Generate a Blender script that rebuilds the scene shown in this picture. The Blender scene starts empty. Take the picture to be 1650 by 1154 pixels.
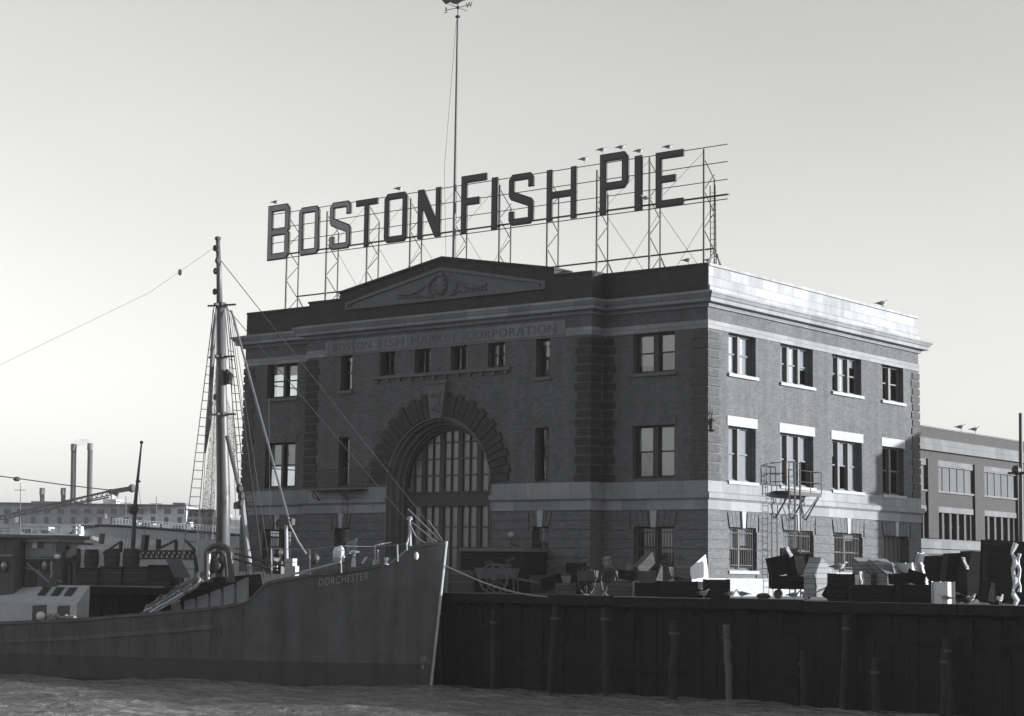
# Harbour exchange hall scene
SKYPOW, SKYMUL, EXPO = 1.0, 1.5, 1.2
import bpy, math, random
from math import sin, cos, pi, radians, atan2, exp
from mathutils import Vector, Matrix
random.seed(7)
SC = bpy.context.scene
COL = SC.collection

# ------------------------------------------------------------------ camera solved from the photograph
FPX, YAW, PIT, ROL = 2977.54, 0.669, 0.116, 0.013
CAMP = Vector((45.774, -72.577, 0.933))
_F = Vector((-sin(YAW)*cos(PIT), cos(YAW)*cos(PIT), sin(PIT)))
_R0 = Vector((cos(YAW), sin(YAW), 0)); _U0 = _R0.cross(_F)
_R = _R0*cos(ROL)+_U0*sin(ROL); _U = -_R0*sin(ROL)+_U0*cos(ROL)
def ray(x, y): return _F+_R*((x-825)/FPX)-_U*((y-577)/FPX)
def pln(x, y, ax, v):
    d = ray(x, y); return CAMP+d*((v-CAMP[ax])/d[ax])
def prj(P):
    d = Vector(P)-CAMP; z = d.dot(_F)
    return 825+FPX*d.dot(_R)/z, 577-FPX*d.dot(_U)/z
def dep(x, y, t): return CAMP+ray(x, y)*t
SUNV = Vector((1.4, 1.0, 0.303)).normalized()
WZ = -4.05                                   # water level, quay top is 0

# ------------------------------------------------------------------ materials
MATS = {}
def mat(name, v, rough=0.85, noise=0.25, nscale=1.5, bump=0.0, bscale=20, metal=0.0, kind=None, streak=0.0, spec=0.3, k=None):
    if name in MATS: return MATS[name]
    m = bpy.data.materials.new(name); m.use_nodes = True; MATS[name] = m
    nt = m.node_tree; N = nt.nodes; L = nt.links
    b = N['Principled BSDF']; b.inputs['Roughness'].default_value = rough; b.inputs['Metallic'].default_value = metal
    b.inputs['Specular IOR Level'].default_value = spec
    def math_(op, a, c=None):
        n = N.new('ShaderNodeMath'); n.operation = op
        for i, q in enumerate((a, c)):
            if q is None: continue
            if isinstance(q, (int, float)): n.inputs[i].default_value = q
            else: L.new(q, n.inputs[i])
        return n.outputs[0]
    tc = N.new('ShaderNodeTexCoord')
    sp = N.new('ShaderNodeSeparateXYZ'); L.new(tc.outputs['Object'], sp.inputs[0])
    no = N.new('ShaderNodeTexNoise'); no.inputs['Scale'].default_value = nscale; no.inputs['Detail'].default_value = 6
    no.inputs['Roughness'].default_value = 0.65; L.new(tc.outputs['Object'], no.inputs['Vector'])
    fac = math_('MULTIPLY', math_('SUBTRACT', no.outputs[0], 0.5), 2*noise)
    if streak:
        mp = N.new('ShaderNodeMapping'); mp.inputs['Scale'].default_value = (1.6, 1.6, 0.12); L.new(tc.outputs['Object'], mp.inputs[0])
        n2 = N.new('ShaderNodeTexNoise'); n2.inputs['Scale'].default_value = 1.0; n2.inputs['Detail'].default_value = 5; L.new(mp.outputs[0], n2.inputs['Vector'])
        fac = math_('ADD', fac, math_('MULTIPLY', math_('SUBTRACT', n2.outputs[0], 0.5), 2*streak))
    val = math_('MULTIPLY', math_('ADD', fac, 1.0), v)
    h = None
    if kind in ('brick', 'ashlar', 'planks', 'plates'):
        u = math_('ADD', sp.outputs[0], sp.outputs[1])
        cx = N.new('ShaderNodeCombineXYZ'); L.new(u, cx.inputs[0]); L.new(sp.outputs[2], cx.inputs[1])
        br = N.new('ShaderNodeTexBrick'); L.new(cx.outputs[0], br.inputs['Vector'])
        P = dict(brick=(1.0, 0.22, 0.075, 0.008, 0.5), ashlar=(1.0, 1.35, 0.9, 0.012, 0.5), planks=(1.0, 2.6, 0.16, 0.012, 0.4), plates=(1.0, 3.2, 1.4, 0.012, 0.5))[kind]
        if k: P = k
        br.inputs['Scale'].default_value = P[0]; br.inputs['Brick Width'].default_value = P[1]; br.inputs['Row Height'].default_value = P[2]
        br.inputs['Mortar Size'].default_value = P[3]; br.offset = P[4]
        c1, c2 = {'plates': (.96, 1.04), 'brick': (.75, 1.25)}.get(kind, (.82, 1.15)); br.inputs['Color1'].default_value = (c1, c1, c1, 1); br.inputs['Color2'].default_value = (c2, c2, c2, 1)
        mo = {'brick': 1.3, 'ashlar': 0.5, 'planks': 0.35, 'plates': 0.8}[kind]
        br.inputs['Mortar'].default_value = (mo, mo, mo, 1)
        bw = N.new('ShaderNodeRGBToBW'); L.new(br.outputs[0], bw.inputs[0])
        val = math_('MULTIPLY', val, bw.outputs[0])
        h = br.outputs['Fac']
    c = N.new('ShaderNodeCombineColor')
    L.new(math_('MULTIPLY', val, 0.96), c.inputs[0]); L.new(val, c.inputs[1]); L.new(math_('MULTIPLY', val, 1.08), c.inputs[2])
    L.new(c.outputs[0], b.inputs['Base Color'])
    if bump:
        n3 = N.new('ShaderNodeTexNoise'); n3.inputs['Scale'].default_value = bscale; n3.inputs['Detail'].default_value = 4; L.new(tc.outputs['Object'], n3.inputs['Vector'])
        hh = n3.outputs[0]
        if h is not None: hh = math_('SUBTRACT', hh, h)
        bp = N.new('ShaderNodeBump'); bp.inputs['Strength'].default_value = min(1, bump); bp.inputs['Distance'].default_value = 0.03*max(1, bump)
        L.new(hh, bp.inputs['Height']); L.new(bp.outputs[0], b.inputs['Normal'])
    return m

def glass_mat():
    m = bpy.data.materials.new('window_glass'); m.use_nodes = True; nt = m.node_tree; nt.nodes.clear()
    o = nt.nodes.new('ShaderNodeOutputMaterial'); mx = nt.nodes.new('ShaderNodeMixShader')
    t = nt.nodes.new('ShaderNodeBsdfTransparent'); t.inputs[0].default_value = (.8, .82, .84, 1)
    g = nt.nodes.new('ShaderNodeBsdfGlossy'); g.inputs['Roughness'].default_value = 0.03
    fr = nt.nodes.new('ShaderNodeFresnel'); fr.inputs[0].default_value = 1.55
    ma = nt.nodes.new('ShaderNodeMath'); ma.operation = 'MULTIPLY_ADD'; ma.inputs[1].default_value = 1.3; ma.inputs[2].default_value = 0.03
    no = nt.nodes.new('ShaderNodeTexNoise'); no.inputs['Scale'].default_value = 1.2
    bp = nt.nodes.new('ShaderNodeBump'); bp.inputs['Strength'].default_value = 0.15; bp.inputs['Distance'].default_value = 0.05
    L = nt.links; L.new(no.outputs[0], bp.inputs['Height']); L.new(bp.outputs[0], g.inputs['Normal'])
    L.new(fr.outputs[0], ma.inputs[0]); L.new(ma.outputs[0], mx.inputs[0]); L.new(t.outputs[0], mx.inputs[1]); L.new(g.outputs[0], mx.inputs[2]); L.new(mx.outputs[0], o.inputs[0])
    return m
BRICK = mat('brown_brick', .067, kind='brick', noise=.32, nscale=1.1, bump=.5, bscale=30, streak=.38)
QUOIN = mat('dark_quoin_brick', .065, kind='brick', noise=.35, nscale=2.5, bump=.8, bscale=12)
QUOINL = mat('quoin_brick', .12, kind='brick', noise=.3, nscale=2.5, bump=.6, bscale=12)
RUST = mat('rusticated_brick', .078, kind='brick', noise=.2, nscale=1.2, bump=.5, bscale=30, streak=.1)
STONE = mat('limestone', .175, kind='ashlar', noise=.2, nscale=1.3, bump=.25, streak=.2)
SOOT = mat('sooty_limestone', .1, kind='ashlar', noise=.3, nscale=1.3, bump=.25, streak=.25)
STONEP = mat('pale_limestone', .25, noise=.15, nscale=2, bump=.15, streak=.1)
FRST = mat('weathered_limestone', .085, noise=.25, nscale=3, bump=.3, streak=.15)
PARAW = mat('pale_side_parapet', .23, kind='ashlar', noise=.25, nscale=1.6, bump=.2, streak=.4, k=(1, 1.5, .48, .012, .5))
PARAD = mat('dark_front_parapet', .025, kind='brick', noise=.4, nscale=2.2, bump=.6, bscale=8, streak=.25)  # front parapet and pediment are darker than the side parapet
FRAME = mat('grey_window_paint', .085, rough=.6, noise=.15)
DFRAME = mat('shaded_window_paint', .025, rough=.6, noise=.15)  # shade on front and left frames is put into this darker colour
BLIND = mat('window_shade_cloth', .3, noise=.08)
GLASS = glass_mat()
DARKIN = mat('dark_plaster_interior', .05)
IRON = mat('black_iron', .025, rough=.6, metal=0, noise=.3, nscale=6, spec=.5)
STEEL = mat('weathered_sign_steel', .02, rough=.6, noise=.3, nscale=4)
LET = mat('letter_rim_steel', .03, rough=.7, noise=.3)
LFACE = mat('letter_face_paint', .05, rough=.7, noise=.35, nscale=1.2, streak=.2)
LFACEW = mat('letter_face_skyglow', .24, rough=.7, noise=.4, nscale=1.5, streak=.3)  # sky glow on the first letters is put into this paler colour
ROOFM = mat('roof_gravel', .08, noise=.3)
HULL = mat('dark_hull_paint', .058, rough=.6, noise=.45, nscale=1.4, bump=.15, bscale=3, kind='plates', streak=.8)
BOOT = mat('boot_top_paint', .03, rough=.5, noise=.6, nscale=1.2, streak=.6)
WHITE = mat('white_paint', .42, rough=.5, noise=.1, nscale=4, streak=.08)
GREYP = mat('grey_ship_paint', .09, rough=.6, noise=.2, nscale=3, streak=.15)
LETW = mat('name_lettering', .2, rough=.7, noise=.35, nscale=6)
MASTM = mat('varnished_mast', .075, rough=.45, noise=.25, nscale=2, streak=.3)
DECK = mat('worn_deck_planks', .12, kind='planks', noise=.25)
ROPE = mat('manila_rope', .2, noise=.2, nscale=10)
WIRE = mat('rigging_wire', .06, noise=.2)
NET = mat('trawl_net_twine', .13, noise=.5, nscale=5, bump=1.2, bscale=6)
WOODD = mat('dark_timber', .015, kind='planks', noise=.4, nscale=1.5, bump=.7, bscale=8, spec=.1)  # very dark boards for crates, bins, winch housing and platform
WOODG = mat('grey_weathered_boards', .075, kind='planks', noise=.3, nscale=2, bump=.5, bscale=12, k=(1, 2.2, .2, .012, .5))
WOODL = mat('pale_crate_boards', .2, kind='planks', noise=.25, nscale=2, bump=.4, bscale=12, k=(1, 1.8, .22, .012, .5))
PILEL = mat('bleached_pile', .07, noise=.6, nscale=2.5, bump=1, bscale=6, streak=.4)
QUAYW = mat('wet_bulkhead_stone', .008, kind='ashlar', noise=.5, nscale=1.2, bump=.8, bscale=4, streak=.3, spec=.08)
QUAYT = mat('quay_paving', .12, noise=.3, nscale=2, bump=.4)
PILE = mat('barnacled_pile', .022, spec=.1, noise=.5, nscale=2.5, bump=1, bscale=6, streak=.2)
GW = mat('gull_white', .4, noise=.05); GG = mat('gull_grey', .16, noise=.1); GD = mat('gull_dark', .04)
FACT = mat('hazed_factory_brick', .32, kind='brick', noise=.3, nscale=.2, k=(1, .6, .3, .03, .5))  # brick lightened: distance haze is put into its colour
STACK = mat('chimney_concrete', .068, noise=.15, nscale=.3)
LONGB = mat('market_wing_brick', .028, kind='brick', noise=.2, nscale=.6, streak=.12)
FILL = mat('infill_panels', .075, noise=.2, nscale=1, streak=.25)
STEAM = mat('grey_steamer_plating', .34, kind='plates', noise=.15, nscale=.5, streak=.15)
CANV = mat('pale_canvas', .45, noise=.3, nscale=3, bump=.5, bscale=8)

# ------------------------------------------------------------------ mesh builder
def origin(o):
    v = Vector((0, 0, 0))
    while o is not None: v += o.location; o = o.parent
    return v
class MB:
    def __init__(s): s.v = []; s.f = []; s.m = []; s.mi = 0
    def add(s, vs, fs):
        b = len(s.v); s.v += [tuple(q) for q in vs]
        for f in fs: s.f.append([i+b for i in f]); s.m.append(s.mi)
        return s
    def box(s, a, b):
        x0, y0, z0 = [min(a[i], b[i]) for i in range(3)]; x1, y1, z1 = [max(a[i], b[i]) for i in range(3)]
        return s.add([(x0, y0, z0), (x1, y0, z0), (x1, y1, z0), (x0, y1, z0), (x0, y0, z1), (x1, y0, z1), (x1, y1, z1), (x0, y1, z1)],
                     [(0, 3, 2, 1), (4, 5, 6, 7), (0, 1, 5, 4), (1, 2, 6, 5), (2, 3, 7, 6), (3, 0, 4, 7)])
    def obox(s, o, U, V, W):
        o, U, V, W = Vector(o), Vector(U), Vector(V), Vector(W)
        return s.add([o, o+U, o+U+V, o+V, o+W, o+U+W, o+U+V+W, o+V+W],
                     [(0, 3, 2, 1), (4, 5, 6, 7), (0, 1, 5, 4), (1, 2, 6, 5), (2, 3, 7, 6), (3, 0, 4, 7)])
    def bar(s, p, q, w, h=None):
        p, q = Vector(p), Vector(q); h = h or w; d = (q-p)
        if d.length < 1e-6: return s
        d.normalize(); up = Vector((0, 0, 1)) if abs(d.z) < .95 else Vector((0, 1, 0))
        a = d.cross(up).normalized()*w; b = a.cross(d).normalized()*h
        return s.obox(p-a/2-b/2, a, b, q-p)
    def tube(s, p, q, r0, r1=None, n=8, cap=True):
        p, q = Vector(p), Vector(q); r1 = r0 if r1 is None else r1; d = (q-p)
        if d.length < 1e-6: return s
        d.normalize(); up = Vector((0, 0, 1)) if abs(d.z) < .95 else Vector((0, 1, 0))
        a = d.cross(up).normalized(); b = a.cross(d)
        vs = [p+(a*cos(2*pi*i/n)+b*sin(2*pi*i/n))*r0 for i in range(n)]+[q+(a*cos(2*pi*i/n)+b*sin(2*pi*i/n))*r1 for i in range(n)]
        fs = [(i, (i+1) % n, n+(i+1) % n, n+i) for i in range(n)]
        if cap: fs += [tuple(range(n))[::-1], tuple(range(n, 2*n))]
        return s.add(vs, fs)
    def path(s, pts, r, n=6):
        pts = [Vector(p) for p in pts]; b = len(s.v); m = len(pts)
        pa = None
        for i, p in enumerate(pts):
            d = (pts[min(i+1, m-1)]-pts[max(i-1, 0)]).normalized()
            if pa is None: up = Vector((0, 0, 1)) if abs(d.z) < .9 else Vector((0, 1, 0)); a = d.cross(up).normalized()
            else: a = (pa-d*pa.dot(d)).normalized()
            pa = a; c = d.cross(a); rr = r[i] if isinstance(r, (list, tuple)) else r
            s.v += [tuple(p+(a*cos(2*pi*k/n)+c*sin(2*pi*k/n))*rr) for k in range(n)]
        for i in range(m-1):
            for k in range(n): s.f.append([b+i*n+k, b+i*n+(k+1) % n, b+(i+1)*n+(k+1) % n, b+(i+1)*n+k]); s.m.append(s.mi)
        s.f.append([b+k for k in range(n)][::-1]); s.m.append(s.mi); s.f.append([b+(m-1)*n+k for k in range(n)]); s.m.append(s.mi)
        return s
    def lathe(s, c, prof, n=16, ax=2):
        b = len(s.v); c = Vector(c)
        for r, h in prof:
            for k in range(n):
                a = 2*pi*k/n; q = [r*cos(a), r*sin(a), h]
                if ax == 0: q = [h, r*cos(a), r*sin(a)]
                if ax == 1: q = [r*cos(a), h, r*sin(a)]
                s.v.append(tuple(c+Vector(q)))
        for i in range(len(prof)-1):
            for k in range(n): s.f.append([b+i*n+k, b+i*n+(k+1) % n, b+(i+1)*n+(k+1) % n, b+(i+1)*n+k]); s.m.append(s.mi)
        s.f.append([b+k for k in range(n)][::-1]); s.m.append(s.mi)
        s.f.append([b+(len(prof)-1)*n+k for k in range(n)]); s.m.append(s.mi)
        return s
    def ball(s, c, r, n=10, sc=(1, 1, 1)):
        b = len(s.v); R = n//2+1
        for i in range(R+1):
            t = pi*i/R
            for k in range(n):
                a = 2*pi*k/n; s.v.append((c[0]+r*sc[0]*sin(t)*cos(a), c[1]+r*sc[1]*sin(t)*sin(a), c[2]+r*sc[2]*cos(t)))
        for i in range(R):
            for k in range(n): s.f.append([b+i*n+k, b+(i+1)*n+k, b+(i+1)*n+(k+1) % n, b+i*n+(k+1) % n]); s.m.append(s.mi)
        return s
    def prism(s, poly, fn, d):
        """poly: 2D outline; fn(u, v, w) -> point; extruded w from 0 to d"""
        n = len(poly)
        vs = [fn(u, v, 0) for u, v in poly]+[fn(u, v, d) for u, v in poly]
        return s.add(vs, [tuple(range(n)), tuple(range(n, 2*n))[::-1]]+[(i, (i+1) % n, n+(i+1) % n, n+i) for i in range(n)])
    def sweep(s, path, prof, closed=False):
        """prof: closed loop of (out, z), mitred round a plan path whose outside lies right of travel"""
        m = len(path); b = len(s.v); k = len(prof)
        for i in range(m):
            p = Vector(path[i])
            a = Vector(path[i-1]) if (i > 0 or closed) else None; c = Vector(path[(i+1) % m]) if (i < m-1 or closed) else None
            n1 = n2 = None
            if a is not None: d = (p-a).normalized(); n1 = Vector((d.y, -d.x))
            if c is not None: d = (c-p).normalized(); n2 = Vector((d.y, -d.x))
            if n1 is None: o = n2
            elif n2 is None: o = n1
            else: o = (n1+n2)/(1+n1.dot(n2))
            for w, z in prof: s.v.append((p.x+o.x*w, p.y+o.y*w, z))
        for i in range(m if closed else m-1):
            j = (i+1) % m
            for q in range(k): s.f.append([b+i*k+q, b+j*k+q, b+j*k+(q+1) % k, b+i*k+(q+1) % k]); s.m.append(s.mi)
        if not closed:
            s.f.append([b+q for q in range(k)]); s.m.append(s.mi); s.f.append([b+(m-1)*k+q for q in range(k)][::-1]); s.m.append(s.mi)
        return s
    def build(s, name, mats, parent=None, smooth=False, local=False):
        if not isinstance(mats, (list, tuple)): mats = [mats]
        o0 = Vector((0, 0, 0)) if (local or parent is None) else origin(parent)
        me = bpy.data.meshes.new(name); me.from_pydata([(x-o0.x, y-o0.y, z-o0.z) for x, y, z in s.v], [], s.f)
        for m in mats: me.materials.append(m)
        me.polygons.foreach_set('material_index', s.m)
        if smooth: me.polygons.foreach_set('use_smooth', [True]*len(s.f))
        me.update()
        o = bpy.data.objects.new(name, me); COL.objects.link(o)
        if parent is not None: o.parent = parent
        return o
def tag(o, label=None, cat=None, group=None, kind=None):
    if label: o['label'] = label
    if cat: o['category'] = cat
    if group: o['group'] = group
    if kind: o['kind'] = kind
    return o
def empty(name, loc, label=None, cat=None, group=None, rz=0):
    o = bpy.data.objects.new(name, None); COL.objects.link(o); o.location = loc; o.rotation_euler = (0, 0, rz); o.empty_display_size = .3
    return tag(o, label, cat, group)
def copy_tree(o, parent=None):
    c = o.copy(); COL.objects.link(c); c.parent = parent
    for ch in list(o.children): copy_tree(ch, c)
    return c
def curve_mesh(cu):
    t = bpy.data.objects.new('tmp_outline', cu); COL.objects.link(t)
    dg = bpy.context.evaluated_depsgraph_get(); dg.update()
    me = bpy.data.meshes.new_from_object(t.evaluated_get(dg))
    vs = [tuple(v.co) for v in me.vertices]; fs = [list(p.vertices) for p in me.polygons]
    bpy.data.objects.remove(t); bpy.data.curves.remove(cu); bpy.data.meshes.remove(me)
    return vs, fs
def text_mesh(txt, size=1.0, ext=.02, spacing=1.0):
    cu = bpy.data.curves.new('txt', 'FONT'); cu.body = txt; cu.size = size; cu.extrude = ext; cu.space_character = spacing; cu.resolution_u = 3
    return curve_mesh(cu)
def outline_mesh(polys, ext):
    cu = bpy.data.curves.new('outl', 'CURVE'); cu.dimensions = '2D'; cu.fill_mode = 'BOTH'; cu.extrude = ext
    for P in polys:
        sp = cu.splines.new('POLY'); sp.points.add(len(P)-1); sp.use_cyclic_u = True
        for i, (x, y) in enumerate(P): sp.points[i].co = (x, y, 0, 1)
    return curve_mesh(cu)
# ================================================================== EXCHANGE BUILDING
W, D, PE = 30.94, 21.9, 1.03
PXL, PXR, ACX, AZ = -25.0, -5.94, -15.47, 5.3
BLD = empty('exchange_building', (-15.47, 10, 0), 'three storey brick exchange hall with stone cornice, pediment and great arched window', 'building')
fF = lambda u, z, w: (u, w, z)
fP = lambda u, z, w: (u, -PE+w, z)
fS = lambda u, z, w: (-w, u, z)
fL = lambda u, z, w: (-W+w, u, z)
fB = lambda u, z, w: (u, D-w, z)
def fbox(mb, fn, u0, u1, z0, z1, w0, w1):
    P = [fn(u, z, w) for w in (w0, w1) for z in (z0, z1) for u in (u0, u1)]
    return mb.add(P, [(0, 1, 3, 2), (4, 6, 7, 5), (0, 4, 5, 1), (2, 3, 7, 6), (0, 2, 6, 4), (1, 5, 7, 3)])
def wall(mb, fn, u0, u1, z0, z1, ops, dep_=.45, step=None, skip_reveal=()):
    us = sorted({u0, u1}|{o[0] for o in ops if u0 <= o[0] <= u1}|{o[1] for o in ops if u0 <= o[1] <= u1}); zs = sorted({z0, z1}|{o[2] for o in ops if z0 < o[2] < z1}|{o[3] for o in ops if z0 < o[3] < z1})
    for i in range(len(us)-1):
        for j in range(len(zs)-1):
            uc, zc = (us[i]+us[i+1])/2, (zs[j]+zs[j+1])/2
            if any(o[0] < uc < o[1] and o[2] < zc < o[3] for o in ops): continue
            mb.add([fn(us[i], zs[j], 0), fn(us[i+1], zs[j], 0), fn(us[i+1], zs[j+1], 0), fn(us[i], zs[j+1], 0)], [(0, 1, 2, 3)])
    for o in ops:
        if o in skip_reveal: continue
        a, b, c, d = o[:4]; q = [(a, c), (b, c), (b, d), (a, d)]
        for k in range(4):
            (p0, p1), (r0, r1) = q[k], q[(k+1) % 4]
            mb.add([fn(p0, p1, 0), fn(r0, r1, 0), fn(r0, r1, dep_), fn(p0, p1, dep_)], [(0, 1, 2, 3)])
def courses(mb, fn, u0, u1, z0, z1, ops, h=.44, gap=.04, pr=.05):
    z = z0
    while z < z1-.05:
        t = min(z+h-gap, z1); segs = [(u0, u1)]
        for o in ops:
            if o[2] < t-.02 and o[3] > z+.02:
                ns = []
                for a, b in segs:
                    if o[1] <= a or o[0] >= b: ns.append((a, b)); continue
                    if o[0] > a+.02: ns.append((a, o[0]))
                    if o[1] < b-.02: ns.append((o[1], b))
                segs = ns
        for a, b in segs: fbox(mb, fn, a, b, z, t, -pr, .02)
        z += h
def window(fn, a, b, c, d, n=2, blinds=(), fm=FRAME, mull=.2, sill='sill', lintel=None, grille=False, dp=.34, muntins=0, sillm=STONEP):
    f = MB(); j = .08
    fbox(f, fn, a, a+j, c, d, dp-.04, dp+.1); fbox(f, fn, b-j, b, c, d, dp-.04, dp+.1)
    fbox(f, fn, a+j, b-j, d-j, d, dp-.03, dp+.1); fbox(f, fn, a+j, b-j, c, c+j, dp-.05, dp+.1)
    wd = (b-a-2*j-(n-1)*mull)/n; sash = []
    for i in range(n):
        s0 = a+j+i*(wd+mull); sash.append((s0, s0+wd))
        if i: fbox(f, fn, s0-mull, s0, c+j, d-j, dp-.13, dp+.1)
        zm = (c+d)/2+.03
        fbox(f, fn, s0, s0+wd, zm-.035, zm+.035, dp, dp+.06)
        fbox(f, fn, s0, s0+.05, c+j, zm-.035, dp+.03, dp+.07); fbox(f, fn, s0+wd-.05, s0+wd, c+j, zm-.035, dp+.03, dp+.07)
        fbox(f, fn, s0, s0+.05, zm+.035, d-j, dp, dp+.05); fbox(f, fn, s0+wd-.05, s0+wd, zm+.035, d-j, dp, dp+.05)
        fbox(f, fn, s0+.05, s0+wd-.05, c+j, c+j+.06, dp+.03, dp+.07)
    o = f.build('window', fm, BLD)
    g = MB()
    for s0, s1 in sash: g.add([fn(s0, c+j, dp+.045), fn(s1, c+j, dp+.045), fn(s1, d-j, dp+.045), fn(s0, d-j, dp+.045)], [(0, 1, 2, 3)])
    g.build('pane', GLASS, o)
    bl = MB(); any_ = False
    for (s0, s1), fr in zip(sash, list(blinds)+[0]*n):
        if not fr: continue
        any_ = True
        if fr > 0: fbox(bl, fn, s0+.05, s1-.05, d-j-.02-fr*(d-c-2*j), d-j-.02, dp+.075, dp+.08)
        else: fbox(bl, fn, s0+.05, s1-.05, c+j+.02, c+j+.02-fr*(d-c-2*j), dp+.075, dp+.08)
    if any_: bl.build('window_shade', BLIND, o)
    if sill: fbox(MB(), fn, 0, 0, 0, 0, 0, 0); s_ = MB(); fbox(s_, fn, a-.12, b+.12, c-.16, c-.003, -.12, dp-.06); s_.build('sill', sillm, o)
    if lintel: s_ = MB(); fbox(s_, fn, a-.12, b+.12, d+.003, d+lintel, -.035, .1); s_.build('lintel', sillm, o)
    if grille:
        s_ = MB(); k = int((b-a)/.16)
        for i in range(1, k): u = a+(b-a)*i/k; fbox(s_, fn, u-.011, u+.011, c+.05, d-.05, .1, .122)
        for z in (c+.25, (c+d)/2, d-.25): fbox(s_, fn, a, b, z-.02, z+.02, .122, .14)
        s_.build('grille', mat('grille_iron', .05, rough=.6), o)
    return o
# openings
F3 = [(-29.13, -26.77, 10.48, 12.38), (-4.2, -1.84, 10.48, 12.38)]
F2 = [(-29.13, -26.77, 5.47, 7.98), (-4.22, -1.85, 5.47, 7.98)]
F1 = [(-29.1, -26.85, 1.2, 3.2), (-4.1, -1.83, 1.2, 3.2)]
P3 = [(-22.49, -21.65, 10.5, 12.4), (-9.29, -8.44, 10.5, 12.4)]
P3s = [(c-.54, c+.54, 11.15, 12.4) for c in (-19.12, -16.68, -14.24, -11.8)]
P2 = [(-22.5, -21.72, 5.4, 8.02), (-9.29, -8.44, 5.4, 8.02)]
P1 = [(-22.62, -21.62, 1.6, 3.22), (-9.38, -8.38, 1.6, 3.22)]
S3 = [(1.83, 4.32, 10.47, 12.4), (6.69, 9.93, 10.47, 12.4), (11.95, 15.14, 10.47, 12.4), (17.48, 20.03, 10.47, 12.4)]
S2 = [(1.8, 4.3, 5.39, 7.98), (6.63, 9.93, 5.39, 7.98), (11.88, 15.12, 5.39, 7.98), (17.45, 19.97, 5.39, 7.98)]
S1 = [(1.83, 4.3, 1.2, 3.22), (6.83, 9.82, 1.2, 3.22), (11.93, 15.02, 1.2, 3.22)]
DOOR = (17.43, 20.4, 0.05, 3.2)
NJ = (1, 2)
# upper brick walls
m = MB(); Z0 = 3.98
wall(m, fF, -W, PXL, Z0, 13.5, [F3[0], F2[0]]); wall(m, fF, PXR, 0, Z0, 13.5, [F3[1], F2[1]])
ARC = (ACX-3.45, ACX+3.45, 0.0, 8.8)
wall(m, fP, PXL, PXR, Z0, 13.5, P3+P3s+P2+[(ACX-3.45, ACX+3.45, Z0, 8.8)], skip_reveal=[(ACX-3.45, ACX+3.45, Z0, 8.8)])
wall(m, fS, 0, D, Z0, 13.5, S3+S2); wall(m, fL, 0, D, Z0, 13.5, S3+S2)
wall(m, fB, -W, 0, Z0, 13.5, [])
for x in (PXL, PXR): m.add([(x, 0, Z0), (x, -PE, Z0), (x, -PE, 13.5), (x, 0, 13.5)], [(0, 1, 2, 3)])
NA = 40; ar = [(ACX+3.45*cos(pi*i/NA), AZ+3.45*sin(pi*i/NA)) for i in range(NA+1)]
for i in range(NA):
    (x0, z0), (x1, z1) = ar[i], ar[i+1]
    m.add([(x0, -PE, z0), (x1, -PE, z1), (x1, -PE, 8.8), (x0, -PE, 8.8)], [(0, 1, 2, 3)])
m.build('brick_wall', BRICK, BLD)
# rusticated ground storey
m = MB()
wall(m, fF, -W, PXL, 0, Z0, [F1[0]]); wall(m, fF, PXR, 0, 0, Z0, [F1[1]])
wall(m, fP, PXL, PXR, 0, Z0, P1+[(ACX-3.45, ACX+3.45, 0, Z0)], skip_reveal=[(ACX-3.45, ACX+3.45, 0, Z0)])
wall(m, fS, 0, D, 0, Z0, S1+[DOOR], dep_=.4); wall(m, fL, 0, D, 0, Z0, S1); wall(m, fB, -W, 0, 0, Z0, [])
for x in (PXL, PXR): m.add([(x, 0, 0), (x, -PE, 0), (x, -PE, Z0), (x, 0, Z0)], [(0, 1, 2, 3)])
def head(o, e=.22, t=.72): return (o[0]-e, o[1]+e, o[3], o[3]+t)
courses(m, fF, -W, PXL-.0, .86, Z0, [F1[0], head(F1[0])]); courses(m, fF, PXR+.06, 0.05, .86, Z0, [F1[1], head(F1[1])])
courses(m, fP, PXL-.05, PXR+.05, .86, Z0, P1+[head(o) for o in P1]+[(ACX-3.5, ACX+3.5, 0, Z0)])
courses(m, fS, 0.021, D, .86, Z0, S1+[DOOR]+[head(o) for o in S1+[DOOR]]); courses(m, fL, 0.02, D, .86, Z0, S1)
for fn, L_ in ((fF, F1), (fP, P1), (fS, S1+[DOOR])):
    for o in L_:                                             # splayed brick voussoirs over each opening
        a, b, _, zt = o; n = 7 if b-a > 1.5 else 5
        if (b-a) > 1.5: n = 8
        for i in range(n):
            u0, u1 = a+(b-a)*i/n+.015, a+(b-a)*(i+1)/n-.015
            k = 1+.36/(b-a); c = (a+b)/2
            if abs((u0+u1)/2-c) < .17: continue
            q = [(u0, zt+.005), (u1, zt+.005), (c+(u1-c)*k, zt+.70), (c+(u0-c)*k, zt+.70)]
            m.prism(q, lambda u, v, w, fn=fn: fn(u, v, -.06+w), .09)
m.build('rusticated_wall', RUST, BLD)
for fn, L_ in ((fF, F1), (fP, P1), (fS, S1+[DOOR])):
    for o in L_:
        c = (o[0]+o[1])/2; zt = o[3]; m = MB()
        m.prism([(c-.13, zt-.03), (c+.13, zt-.03), (c+.19, zt+.76), (c-.19, zt+.76)], lambda u, v, w, fn=fn: fn(u, v, -.1+w), .12)
        m.build('keystone', STONEP, BLD)
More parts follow.
